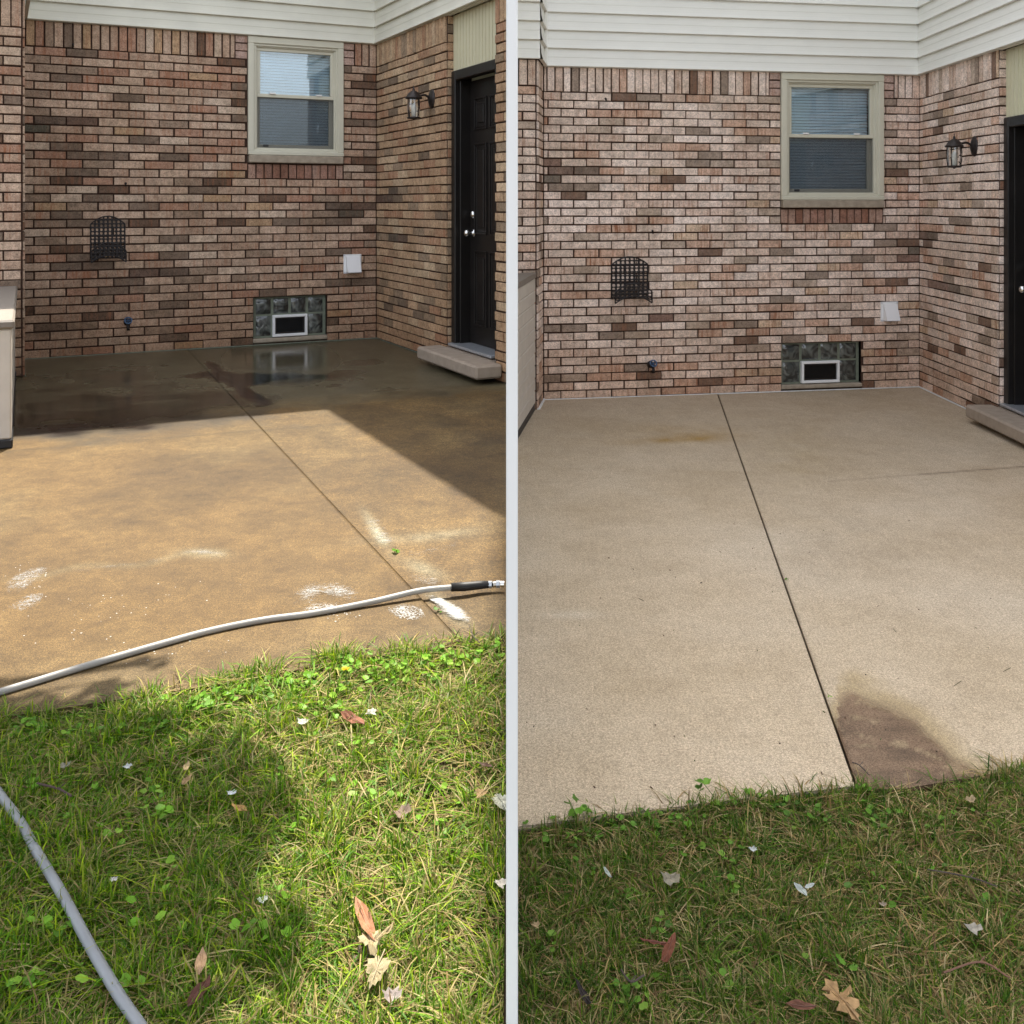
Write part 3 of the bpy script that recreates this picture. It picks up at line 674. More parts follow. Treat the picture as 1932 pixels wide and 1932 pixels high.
def hook(fr, a, z, label):
    base = fr.pt(a, .006, z); n = Vector((fr.n[0], fr.n[1], 0)); B = Vector(base); dv = Vector((0,0,1))
    m = MB(); m.lathe(base, n, [(.013,0),(.013,.006),(.005,.008),(.004,.02)], 10); m.tube([B+n*.02, B+n*.034-dv*.004, B+n*.036-dv*.016, B+n*.03-dv*.024, B+n*.02-dv*.022], .004, 6)
    m.tube([B+n*.004-dv*.01, B+n*.004-dv*.04], .003, 5)
    tag(m.build('wall_hook', M['iron'], None, base, True), label, 'hook', 'small hooks screwed into the brick')

def house(s, side):
    global TOP
    TOP = 2.64 if side == 'L' else 2.64+CO
    r = random.Random(3 if side == 'L' else 5); org = (*s.C, s.z)
    lab = ('brick house with dirty tan brick and cream siding behind the brown wet patio' if side == 'L' else
           'brick house with pale washed brick and cream siding behind the clean beige patio')
    root = thing('brick_house', org, lab, 'house')
    pal = PAL_L if side == 'L' else PAL_R; palw = PAL_LW if side == 'L' else PAL_R
    bk = s.back
    if side == 'L': wu0, wu1, gu0, gu1 = 647, 467, 616, 478
    else: wu0, wu1, gu0, gu1 = 1665, 1472, 1624, 1474
    a0, a1 = bk.col(wu0), bk.col(wu1); g0, g1 = bk.col(gu0), bk.col(gu1)
    zw = TOP-.2031-(12 if side == 'L' else 13)*CO; zs = zw-CO; gz0, gz1 = .052, 6*CO-.001
    ops = [(a0, a1, zs, TOP), (g0, g1, gz0-.04, gz1), ]
    sol = (a0, a1, zs-.135, zs)
    mb = MB()
    darks = [(s.wallen-.3, 1.85, .25, .12), (s.wallen-.9, .62, .4, .04), (.25, 1.15, .15, .05)]
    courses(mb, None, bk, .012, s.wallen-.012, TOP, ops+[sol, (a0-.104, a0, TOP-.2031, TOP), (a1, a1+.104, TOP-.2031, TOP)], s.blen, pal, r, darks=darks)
    for (p, q) in ((a0-.104, a0), (a1, a1+.104)):        # stacked header bricks beside the window head
        for k in range(3): brick(mb, bk, p+.005, q-.005, TOP-(k+1)*CO+.005, TOP-k*CO-.005, pick([(1, (.42,.30,.25), .5), (1, (.36,.25,.20), .5)], r), r)
    x = a0; n = round((a1-a0)/.0677); wd = (a1-a0)/n
    for i in range(n):                                       # red-brown rowlocks under the sill
        c = pick([(3, (.27,.155,.115), .5), (2, (.33,.215,.165), .5), (1, (.22,.115,.08), .3)], r); brick(mb, bk, a0+i*wd+.005, a0+(i+1)*wd-.005, zs-.135+.005, zs-.012, c, r)
    plate(mb, bk, 0, s.wallen, -.1, TOP+.03, ops)
    # window reveals
    mb.box(bk, a0-.004, a1+.004, -.06, -.001, zs-.002, zs+.004, 0, (.1,.07,.05,0), 1)
    tag(mb.build('back_wall', [M['brick'], M['mortar']], root, org), 'brick back wall with window')
    window_part(root, org, bk, a0, a1, zw, TOP, zs+.002, side)
    block_window(root, org, bk, g0, g1, gz0, gz1)
    # wing wall with the door
    wg = s.wing
    if side == 'L': t0, t1 = wg.col(845), wg.col(936)
    else: t0 = wg.col(1886); t1 = t0+.98
    s.t0, s.t1 = t0, t1
    zb, zt = .135, 2.215
    mb = MB()
    courses(mb, None, wg, .012, t0-.002, TOP, [], s.blen, palw, r, shift=.07, darks=[(.3, 1.3, .2, .05), (.5, .9, .25, .04)])
    if s.wlen > t1+.03: courses(mb, None, wg, t1+.002, s.wlen, TOP, [], s.blen, palw, r, shift=.02)
    plate(mb, wg, 0, t0, -.1, TOP+.03, []); plate(mb, wg, t1, s.wlen, -.1, TOP+.03, [])
    plate(mb, wg, t0, t1, -.1, zb-.01, [])
    jam = Fr(wg.pt(t0, 0, 0)[:2], (-wg.n[0], -wg.n[1]), wg.d, s.z)           # brick return at the far jamb
    z = TOP
    while z > .10:
        brick(mb, jam, .0, .088, z-CO+.005, z-.005, pick(palw, r), r, proud=.004); z -= CO
    plate(mb, jam, -.002, .2, -.1, TOP+.03, [], -.002)
    jam2 = Fr(wg.pt(t1, 0, 0)[:2], (-wg.n[0], -wg.n[1]), (-wg.d[0], -wg.d[1]), s.z); plate(mb, jam2, -.002, .085 if side == 'L' else .2, -.1, TOP+.03, [], -.002)
    tag(mb.build('wing_wall', [M['brick'], M['mortar']], root, org), 'brick side wall beside the door')
    door_part(root, org, wg, t0, t1, zb, zt, palw, r)
    m = MB(); m.box(wg, t0+.002, t1-.002, -.08, -.045, zt+.002, TOP, .0)
    q = t0+.02
    while q < t1-.03: m.box(wg, q, q+.004, -.045, -.041, zt+.002, TOP, 0); q += .055
    m.build('door_head_panel', M['siding_tan'], root, org)
    # concrete step
    e0, e1 = (wg.col(845)-.10, min(s.wlen-.02, t1+.13)) if side == 'L' else (t0-.08, t1+.10)
    m = MB(); m.box(wg, e0, e1, .014, .215, .030, zb-.012, .014); m.box(wg, t0+.003, t1-.003, -.13, .014, .030, zb-.013, .0); m.build('step', M['step'], root, org)
    # pier on the left
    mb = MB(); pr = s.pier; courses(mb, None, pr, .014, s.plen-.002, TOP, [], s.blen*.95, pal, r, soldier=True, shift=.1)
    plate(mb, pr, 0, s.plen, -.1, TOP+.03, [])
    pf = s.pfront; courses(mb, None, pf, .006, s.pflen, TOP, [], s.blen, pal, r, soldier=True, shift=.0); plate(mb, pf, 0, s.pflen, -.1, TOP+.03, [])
    tag(mb.build('pier_wall', [M['brick'], M['mortar']], root, org), 'projecting brick pier at the left')
    # vinyl siding storey; extra unseen height added on the right to shade its patio
    EV = 5.3 if side == 'L' else 14.6; MS = M['siding_shade'] if side == 'L' else M['siding']
    mb = MB(); zs0 = TOP+.002
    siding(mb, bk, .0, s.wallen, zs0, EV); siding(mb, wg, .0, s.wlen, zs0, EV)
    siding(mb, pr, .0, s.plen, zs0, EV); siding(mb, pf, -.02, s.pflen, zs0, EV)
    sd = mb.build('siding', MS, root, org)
    m = MB()
    bis = Vector((bk.n[0]+wg.n[0], bk.n[1]+wg.n[1], 0)).normalized()
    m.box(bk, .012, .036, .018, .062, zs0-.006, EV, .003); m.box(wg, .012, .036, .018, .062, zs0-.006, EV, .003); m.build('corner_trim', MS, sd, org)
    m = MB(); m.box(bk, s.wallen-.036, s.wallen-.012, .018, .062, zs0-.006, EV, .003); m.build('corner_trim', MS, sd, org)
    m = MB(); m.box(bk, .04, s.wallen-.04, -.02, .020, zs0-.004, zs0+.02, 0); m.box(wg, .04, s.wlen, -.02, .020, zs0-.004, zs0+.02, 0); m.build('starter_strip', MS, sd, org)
    # roof with a straight eave
    n1, n2 = bk.n, wg.n; ov = .30
    E = (s.C[0]+n1[0]*ov, s.C[1]+n1[1]*ov)
    P_, Q_ = s.P, s.Q
    xr = -.016 if side == 'L' else 9.0; xl = -9.0 if side == 'L' else -.05  # right roof edge pushed past the party line against a sun leak
    if side == 'L':
        xe = xr; ye = s.C[1]+n1[1]*ov+(xe-E[0])*s.wd[1]/s.wd[0]
        poly = [E, (xe, ye), (xe, 16.0), (xl, 16.0), (xl, s.P[1]+(xl-s.P[0])*s.b[1]/s.b[0]-.30), (s.P[0]+n1[0]*ov, s.P[1]+n1[1]*ov)]
    else:
        E = (E[0]-.0, E[1])
        poly = [E, (E[0]+s.wd[0]*7, E[1]-7), (xr, E[1]-7), (xr, 16.0), (xl, 16.0), (xl, Q_[1]-.35), (Q_[0]+.02, Q_[1]-.35), (Q_[0]+.3, s.P[1]+n1[1]*ov)]
    k = len(poly); m = MB(); m.add([(p[0], p[1], s.z+EV) for p in poly]+[(p[0], p[1], s.z+EV+.16) for p in poly], [tuple(range(k)), tuple(range(k, 2*k))]+[(i, (i+1) % k, k+(i+1) % k, k+i) for i in range(k)])
    m.build('roof', M['roof'], root, org)
    # outer walls that close the building behind what can be seen
    m = MB()
    if side == 'L':
        we = wg.pt(s.wlen, 0, 0); m.box(W0, -.034, -.016, -16, -we[1], s.z-.1, s.z+EV)
        m.box(W0, xl+.02, xl+.04, -16, -7, s.z-.1, s.z+EV); m.box(W0, xl+.04, -.034, -15.98, -15.96, s.z-.1, s.z+EV)
    else:
        m.box(W0, .016, .034, -16, -Q_[1]-.02, s.z-.1, s.z+EV); m.box(W0, -.045, .014, -16, -Q_[1]-.02, 5.6, s.z+EV); m.box(W0, 8.9, 8.92, -16, -E[1]+7, s.z-.1, s.z+EV); m.box(W0, .04, 8.9, -15.98, -15.96, s.z-.1, s.z+EV)  # high strip at the party line added to block a sun leak
        we = wg.pt(s.wlen, 0, 0); m.box(W0, we[0], 8.9, -we[1]-.02, -we[1], s.z-.1, s.z+EV)
    m.build('party_wall', M['siding_tan'], root, org)
    # bead of sealant where the brick meets the slab
    m = MB(); zt_ = .006 if side == 'R' else .004
    m.tube([bk.pt(s.wallen-.01, .016, 0.0), bk.pt(.0, .016, 0.0)], .005, 6)
    m.tube([wg.pt(.0, .016, 0), wg.pt(e0-.02, .016, 0)], .006 if side == 'R' else .003, 6)
    m.tube([pr.pt(.0, .016, 0), pr.pt(s.plen, .016, 0)], .012 if side == 'R' else .004, 6)
    m.build('base_sealant', M['caulk'] if side == 'R' else M['blockmortar'], root, org)
house(L, 'L'); house(Rt, 'R')

lantern(L.wing, L.wing.col(818), 2.03, 'dark bronze wall lantern beside the door of the house behind the brown wet patio')
lantern(Rt.wing, Rt.wing.col(1842), 2.03, 'dark bronze wall lantern with clear glass on the pale brick above the clean patio')
def span(fr, u0, u1): a, b = fr.col(u0), fr.col(u1); return (a+b)/2, abs(a-b)
a, wd = span(L.back, 170, 236); hanger(L.back, a, .735, 1.108, wd*.98, 'black iron lattice hose hanger on the dirty tan brick wall over the brown patio')
a, wd = span(Rt.back, 1152, 1222); hanger(Rt.back, a, .775, 1.155, wd*.98, 'black iron lattice hose hanger on the pale washed brick wall over the clean patio')
vent_hood(L.back, L.back.col(664), .673, 'white dryer vent hood on the brick wall above the brown wet patio')
vent_hood(Rt.back, Rt.back.col(1676), .66, 'white dryer vent hood on the pale brick wall above the clean patio')
spigot(L.back, L.back.col(240), .25, 'small dark garden tap low on the brick wall of the brown wet patio')
spigot(Rt.back, Rt.back.col(1226), .262, 'blue wheeled garden tap low on the pale brick wall of the clean patio')
hook(L.back, L.back.col(237), 1.372, 'small dark hook in the dirty brick above the left hose hanger')
hook(L.back, L.back.col(138), 2.468, 'small dark hook just under the upright brick row of the shaded dirty brick wall')
hook(Rt.back, Rt.back.col(1230), 1.37, 'small dark hook in the pale brick above the right hose hanger')
hook(Rt.back, Rt.back.col(1142), 2.455, 'small dark hook just under the upright brick row of the pale washed brick wall')

# ------------------------------------------------------------------ low vinyl-sided sheds at the left of each patio
def shed(p_near, p_far, gz, leftdir, width, label, clipx=None):
    nx_, ny_ = p_near; fx, fy = p_far; d = (fx-nx_, fy-ny_); ln = math.hypot(*d); h = .62
    fr = Fr(p_near, d, (-leftdir[0], -leftdir[1]), gz); t = thing('storage_shed', (nx_, ny_, gz), label, 'storage shed', 'low vinyl storage sheds beside the patios'); org = (nx_, ny_, gz)
    m = MB(); z = .05
    while z < h-.05:
        m.add([fr.pt(.02, n, zz) for n, zz in ((0, z), (.006, z+.01), (.004, z+.085), (-.004, z+.095))]+[fr.pt(ln, n, zz) for n, zz in ((0, z), (.006, z+.01), (.004, z+.085), (-.004, z+.095))], [(0,1,5,4),(1,2,6,5),(2,3,7,6)]); z += .095
    m.build('side_panel', M['shed'], t, org)
    f2 = Fr(p_near, leftdir, (fr.d[0]*-1, fr.d[1]*-1), gz); W = width
    m = MB(); m.box(f2, .03, W, -.02, 0, .05, h-.04, .003)
    q = .18
    while q < W: m.box(f2, q, q+.012, 0, .004, .06, h-.05, 0); q += .16
    m.build('front_panel', M['shed'], t, org)
    m = MB(); m.box(f2, -.006, .05, -.05, .010, .045, h-.03, .008); m.build('corner_post', M['shed'], t, org)
    m = MB(); m.box(f2, -.012, W, -ln, .014, .0, .045, .006); m.build('base', M['rubber'], t, org)
    m = MB(); m.box(f2, -.02, W, -ln-.01, .03, h-.03, h+.015, .01); m.build('lid', M['shedlid'], t, org)
M['shedlid'] = simple('taupe_resin_lid', (.22, .19, .16), .6, var=.08)
M['shed'] = simple('cream_resin_panel', (.60, .55, .48), .55, var=.06, scale=9, bump=.2, bscale=80)
pn, pf_ = G(19, 845, ZL), G(27, 712, ZL)
shed((pn[0], pn[1]), (pf_[0], pf_[1]), ZL, (-L.b[0], -L.b[1]), 1.1, 'cream storage shed at the left edge of the brown stained patio')
pn, pf_ = (.030, 6.72), (.178, 7.74)
def wedge():
    d = (pf_[0]-pn[0], pf_[1]-pn[1]); ln = math.hypot(*d); gz = ZR
    fr = Fr(pn, d, (d[1], -d[0]), gz); org = (pn[0], pn[1], gz); t = thing('storage_shed', org, 'narrow cream plank-sided shed wedged between the white fence and the brick pier', 'storage shed', 'low vinyl storage sheds beside the patios')
    m = MB(); z = .05
    while z < 1.02:
        q = ((0, z), (.005, z+.008), (.004, z+.088), (-.004, z+.097)); m.add([fr.pt(0, n, zz) for n, zz in q]+[fr.pt(ln, n, zz) for n, zz in q], [(0,1,5,4),(1,2,6,5),(2,3,7,6)]); z += .097
    x0 = .016; B = [(x0, pn[1]), pn, pf_, (x0, pf_[1])]
    def prism(z0, z1, g=0):
        PP = [(B[0][0], B[0][1]-g), (B[1][0]+g, B[1][1]-g), (B[2][0]+g, B[2][1]), (B[3][0], B[3][1])]
        v = [(p[0], p[1], gz+z0) for p in PP]+[(p[0], p[1], gz+z1) for p in PP]
        return v, [(0,1,2,3),(4,5,6,7)]+[(i, (i+1) % 4, 4+(i+1) % 4, 4+i) for i in range(4)]
    m.build('side_panel', M['shed'], t, org)
    m = MB(); m.add(*prism(.04, 1.02, -.008)); m.build('body', M['shed'], t, org)
    m = MB(); m.add(*prism(0, .05, .004)); m.build('base', M['rubber'], t, org)
    m = MB(); m.add(*prism(1.02, 1.06, .01)); m.build('lid', M['shedlid'], t, org)
wedge()

# ------------------------------------------------------------------ white privacy fence between the two yards
t = thing('privacy_fence', (0, 1.44, ZL), 'thin white vinyl privacy fence seen end-on between the two patios', 'fence')
org = (0, 1.44, ZL); y0, y1 = 1.44, 7.60; hw = .0085
m = MB(); y = y0+.02
while y < y1:
    e = min(y+.16, y1); m.box(W0, -hw*.8, hw*.8, -e+.003, -y, ZR-.04, 1.84, .0015); y = e
m.build('panel', M['fence'], t, org)
m = MB(); m.box(W0, -hw, hw, -y0-.02, -y0, ZR-.06, 1.92, .002); m.build('end_cap', M['fence'], t, org)
m = MB(); m.box(W0, -hw, hw, -y1, -y0-.022, 1.845, 1.90, .003); m.build('top_rail', M['fence'], t, org)
for y, wq in ((3.4, .036), (5.4, .06)):
    m = MB(); m.box(W0, -wq/2, wq/2, -y-wq, -y, ZR-.08, 1.94, .004); m.build('post', M['fence'], t, org)

# ------------------------------------------------------------------ grass
def grass(name, x0f, x1f, y0, y1f, zf, dens, rs, label, bright, seedbase):
    g = np.random.default_rng(rs); P = []
    return g
def make_blades(g, X, Y, Z, scale, tone, far):
    n = len(X); h = g.gamma(3.2, .0092, n)*scale; h = np.clip(h, .007, .075)
    ang = g.uniform(0, 2*np.pi, n); fl = g.random(n); lean = g.beta(1.4, 2.0, n)*1.3*h*(1+.3*far); thatch = fl < .22; lean[thatch] = h[thatch]*g.uniform(1.4, 2.2, thatch.sum())
    wdt = g.uniform(.0007, .0017, n)*(1+.35*far)
    fa = ang+g.uniform(.6, 2.5, n); cx, cy = np.cos(ang), np.sin(ang); sx, sy = np.cos(fa), np.sin(fa)
    jit = g.normal(0, .07, n); ts = np.array([0, .4, .75, 1.0]); V = np.zeros((n, 7, 3))
    k = 0
    for i, t_ in enumerate(ts):
        px = X+cx*lean*t_**1.7; py = Y+cy*lean*t_**1.7; pz = Z+np.maximum(h*(t_-.38*(lean/h)*t_**2.2), .004+.010*t_)+np.where(thatch, .012, 0)+jit*t_*h*(1 if i == 2 else .3)
        wv = wdt*(1-.25*t_) if i < 3 else None
        if i < 3:
            V[:, k, 0] = px-sx*wv; V[:, k, 1] = py-sy*wv; V[:, k, 2] = pz; V[:, k+1, 0] = px+sx*wv; V[:, k+1, 1] = py+sy*wv; V[:, k+1, 2] = pz; k += 2
        else: V[:, 6, 0] = px; V[:, 6, 1] = py; V[:, 6, 2] = pz
    base = np.arange(n)*7
    tris = np.stack([np.array([0,1,3]),np.array([0,3,2]),np.array([2,3,5]),np.array([2,5,4]),np.array([4,5,6])])
    Fc = (base[:, None, None]+tris[None]).reshape(-1, 3)
    sgn = 1 if X.mean() > 0 else -1; V[..., 0] = np.maximum(V[..., 0]*sgn, .0125)*sgn
    C = np.zeros((n, 7, 4)); C[..., 3] = 1
    kind = g.random(n)
    pat = tone['patch'](X, Y)
    col = np.zeros((n, 3)); gr = np.array(tone['greens']); st = np.array(tone['straws'])
    gi = g.integers(0, len(gr), n); si = g.integers(0, len(st), n)
    isS = kind < (tone['straw']+pat+np.where(thatch, .30, 0)); col[:] = gr[gi]; col[isS] = st[si[isS]]
    col *= g.uniform(.72, 1.25, n)[:, None]
    C[:, :, :3] = col[:, None, :]
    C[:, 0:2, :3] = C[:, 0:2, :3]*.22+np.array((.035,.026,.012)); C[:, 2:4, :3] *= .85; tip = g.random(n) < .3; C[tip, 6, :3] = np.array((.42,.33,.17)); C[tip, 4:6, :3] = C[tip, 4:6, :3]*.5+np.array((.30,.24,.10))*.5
    return V.reshape(-1, 3), Fc, C.reshape(-1, 4)
def pnoise(X, Y, s, seed): return np.array([noise.noise(Vector((x*s, y*s, seed))) for x, y in zip(X, Y)])
def lawn(name, side, label, rs):
    g = np.random.default_rng(rs); gz = -.028 if side == 'L' else ZR-.036
    if side == 'L':
        n1 = 250000; Y = 1.30+g.random(n1)**1.15*1.6; X = -g.random(n1)*(Y*.60+.05)
        n2 = 170000; Y = np.append(Y, g.uniform(.6, 2.8, n2)); X = np.append(X, -3.2*g.random(n2)**.8)
        ed = edgeL(X); keep = (Y < ed+.045+.04*np.clip(pnoise(X, Y, 7, 6.6), -.5, 1)) & (X < -.014)
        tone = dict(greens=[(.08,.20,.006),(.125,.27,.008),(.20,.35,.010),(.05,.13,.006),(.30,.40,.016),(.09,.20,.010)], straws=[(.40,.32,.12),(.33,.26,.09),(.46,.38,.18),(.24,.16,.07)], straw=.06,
                    patch=lambda X, Y: np.clip(.30*(X+.62)*1.2, 0, .14)+.10*pnoise(X, Y, 3.1, 4.2))
    else:
        n1 = 230000; Y = 1.78+g.random(n1)**1.1*1.25; X = g.random(n1)*(Y*.60+.05)
        n2 = 150000; Y = np.append(Y, g.uniform(.9, 3.3, n2)); X = np.append(X, 3.2*g.random(n2)**.8)
        ed = edgeR(X); keep = (Y < ed-.004+.02*np.clip(pnoise(X, Y, 12, 5.5)+.1, 0, 1)) & (X > .014)
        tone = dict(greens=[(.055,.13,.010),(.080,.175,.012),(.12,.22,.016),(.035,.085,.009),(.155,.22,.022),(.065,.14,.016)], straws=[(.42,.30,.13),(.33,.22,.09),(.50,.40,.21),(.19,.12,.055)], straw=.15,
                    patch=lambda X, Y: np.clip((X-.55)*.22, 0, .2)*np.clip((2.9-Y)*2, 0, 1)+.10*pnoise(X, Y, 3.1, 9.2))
    X, Y, ed = X[keep], Y[keep], ed[keep]
    cl = pnoise(X, Y, 16, 2.2)+.6*pnoise(X, Y, 5, 8.2)
    k2 = g.random(len(X)) < np.clip(.80+cl*.8, .12, 1); X, Y, cl, ed = X[k2], Y[k2], cl[k2], ed[k2]
    Z = np.full(len(X), gz)+np.array([gbump(x, y) for x, y in zip(X, Y)])-.002
    sc = (1.0+.55*cl)*(1+.7*np.clip(1-np.abs(ed+.01-Y)/.07, 0, 1)*np.clip(.6+pnoise(X, Y, 9, 3.3)*1.6, 0, 1)); far = np.clip((Y-1.5)/1.5, 0, 1)
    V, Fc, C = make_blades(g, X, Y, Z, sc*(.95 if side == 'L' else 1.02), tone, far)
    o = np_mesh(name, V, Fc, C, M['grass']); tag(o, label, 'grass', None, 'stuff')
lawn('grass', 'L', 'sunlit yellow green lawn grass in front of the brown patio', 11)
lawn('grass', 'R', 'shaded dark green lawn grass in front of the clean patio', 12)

def disc_leaf(mb, p, r_, g, col, tilt=.5, kidney=True):
    """a small round broad leaf, folded a little along its midrib"""
    th0 = g.uniform(0, 6.28); ax = Vector((math.cos(th0), math.sin(th0), g.uniform(-tilt, tilt))).normalized(); up = Vector((g.uniform(-tilt, tilt), g.uniform(-tilt, tilt), 1)).normalized()
    bx = ax.cross(up).normalized(); up = bx.cross(ax).normalized(); vs = [tuple(p)]; n = 11; f = g.uniform(.1, .45)
    for k in range(n):
        a = 2*math.pi*(k+.5)/n; rr = r_*(1+.07*math.sin(5*a)) * (1 if not kidney or abs(a-math.pi) > .5 else .6)
        vs.append(tuple(Vector(p)+ax*rr*math.cos(a)+bx*rr*math.sin(a)*.95+up*abs(math.sin(a))*rr*f))
    c = g.uniform(.8, 1.2); mb.add(vs, [(0, 1+k, 1+(k+1) % n) for k in range(n)], (col[0]*c, col[1]*c, col[2]*c, 1))
def ground_cover(side, label):
    g = random.Random(21 if side == 'L' else 22); mb = MB(); gz = -.028 if side == 'L' else ZR-.036
    if side == 'L': cl = [(60,1370,30,14,16),(190,1385,60,20,26),(280,1370,50,20,20),(385,1330,70,16,34),(470,1310,70,16,40),(560,1290,60,20,36),(650,1262,40,16,26),(720,1262,60,22,26),(800,1270,60,26,16),(860,1240,60,16,22),(920,1225,40,14,16),(620,1330,70,30,22),(700,1400,60,30,9),(300,1535,20,14,12),(75,1430,20,12,7),(65,1475,8,22,6),(180,1480,20,8,3),(285,1500,40,25,10),(130,1540,60,12,6),(215,1590,30,25,6),(320,1650,20,40,4),(535,1695,14,10,4),(60,1745,60,30,7),(100,1760,30,20,5),(60,1850,40,30,9),(200,1860,60,25,7),(390,1825,20,14,4),(640,1480,60,30,8),(480,1750,60,40,10),(700,1510,40,25,6),(850,1560,90,60,6),(520,1470,30,25,6),(300,1760,200,60,7),(560,1560,40,16,4)]
    else: cl = [(1035,1545,60,12,20),(1100,1580,60,18,16),(1200,1560,60,16,18),(1270,1545,60,14,18),(1340,1520,50,12,18),(1410,1510,50,12,14),(1480,1520,60,16,14),(1540,1545,60,20,14),(1660,1540,50,20,16),(1740,1560,50,20,12),(1380,1615,16,26,7),(1190,1690,40,14,9),(1290,1600,60,20,6),(1385,1655,30,30,7),(1040,1780,24,16,6),(1200,1870,50,30,12),(1240,1740,40,20,5),(1660,1700,60,20,6),(1835,1540,50,20,8),(1860,1700,30,20,5),(1700,1640,60,30,6),(1130,1640,60,20,6),(1570,1830,60,25,4),(1330,1860,60,30,4)]
    for (u, v, ru, rv, n) in cl:
        for _ in range(int(n*1.6)):
            uu, vv = g.gauss(u, ru*.55), g.gauss(v, rv*.55); x, y, _z = G(uu, vv, gz+.03)
            if (side == 'L' and x > -.02) or (side == 'R' and x < .02): continue
            if y > (edgeL(x)+.03 if side == 'L' else edgeR(x)+.02): continue
            z = gz+g.uniform(.020, .043); r_ = g.uniform(.005, .0108)
            col = g.choice([(.17,.36,.03),(.21,.42,.04),(.26,.45,.05),(.13,.28,.03)]) if side == 'L' else g.choice([(.12,.26,.03),(.15,.31,.04),(.20,.34,.05),(.09,.19,.03)])
            disc_leaf(mb, (x, y, z), r_, g, col)
            if g.random() < .5: mb.tube([(x, y, z-.001), (x+g.uniform(-.01,.01), y+g.uniform(-.01,.01), gz)], .0006, 3, False, (.12,.2,.04,1))
    tag(mb.build('broadleaf_weeds', M['leafy']), label, 'weeds', None, 'stuff')
ground_cover('L', 'bright round leaved weeds spread through the sunlit grass'); ground_cover('R', 'round leaved weeds spread through the shaded grass')

def weed(u, v, gz, h, n, label, seed, lr=.012, lay=False):
    """a sprig: thin stems with rounded leaves"""
    g = random.Random(seed); b = Vector(G(u, v, gz)); t = thing('weed_plant', b, label, 'weed', None)
    st = MB(); lf = MB(); ns = max(1, n//4)
    for k in range(ns):
        d = Vector((g.uniform(-.5,.5), g.uniform(-.5,.3), 1)); pts = [b+d*h*q*(.8+.3*g.random()) for q in (0, .35, .7, 1)]
        pts[2] += Vector((g.uniform(-.006,.006), g.uniform(-.006,.006), 0)); st.tube(pts, [.0012,.001,.0009,.0006], 5, c=(.13,.2,.05,1))
        for _ in range(4 if k < ns-1 else n-4*(ns-1)):
            q = g.uniform(.3, 1); i = min(2, int(q*3)); p = pts[i].lerp(pts[i+1], q*3-i)+Vector((g.uniform(-.014,.014), g.uniform(-.012,.012), g.uniform(-.004,.008)))
            disc_leaf(lf, p, g.uniform(.7,1.2)*lr, g, g.choice([(.14,.30,.035),(.18,.36,.045),(.11,.23,.035)]), .8)
    st.build('stem', M['leafy'], t, b); lf.build('leaves', M['leafy'], t, b)
gR = ZR-.034
weed(1093, 1565, gR, .075, 14, 'tallest bushy green weed at the front edge of the clean slab', 1, .012)
weed(1300, 1545, gR, .085, 6, 'single upright weed sprig rising over the middle of the clean slab edge', 2, .011)
weed(1415, 1520, gR, .045, 8, 'low leafy weed at the slab edge left of the muddy corner', 3)
weed(1625, 1505, gR, .055, 16, 'dense small leaved weed growing where the dark joint meets the grass', 4, .008)
weed(1225, 1578, gR, .05, 8, 'low round leaved weed between the bushy weed and the upright sprig', 5)
weed(741, 1052, ZL-.02, .035, 6, 'tiny yellow green sprig in the joint of the brown patio', 6, .008)
weed(832, 1163, ZL-.02, .03, 6, 'tiny sprig in the brown patio joint just below the hose', 7, .006)
weed(1487, 1102, ZR-.02, .03, 4, 'tiny pale sprig in the dark joint half way down the clean patio', 8, .006)
weed(1561, 1318, ZR-.02, .02, 4, 'tiny sprig in the dark joint beside the top of the muddy stain', 9, .005)
# dandelion flower
b = Vector(G(652, 1262, ZL+.045)); t = thing('dandelion', b, 'small yellow dandelion flower at the sunny lawn edge', 'flower'); m = MB(); g = random.Random(3)
for k in range(40):
    a = g.uniform(0, 6.28); rr = g.uniform(.3, 1); e = Vector((math.cos(a), math.sin(a), .6*(1-rr)+.15)); sdv = Vector((-math.sin(a), math.cos(a), 0))*.0016
    m.add([tuple(b-sdv), tuple(b+sdv), tuple(b+e*.0105*rr+sdv), tuple(b+e*.0115*rr), tuple(b+e*.0105*rr-sdv)], [(0,1,2,3,4)])
m.build('petals', leaf_mat('yellow_petal', .3, .5, (.80,.48,.02)), t, b)
m = MB(); m.tube([b, b+Vector((.004,-.004,-.035)), b+Vector((.004,-.006,-.075))], .0013, 5); m.build('stem', M['leafy2'] if 'leafy2' in M else leaf_mat('pale_stem', .3, .5, (.2,.3,.08)), t, b)

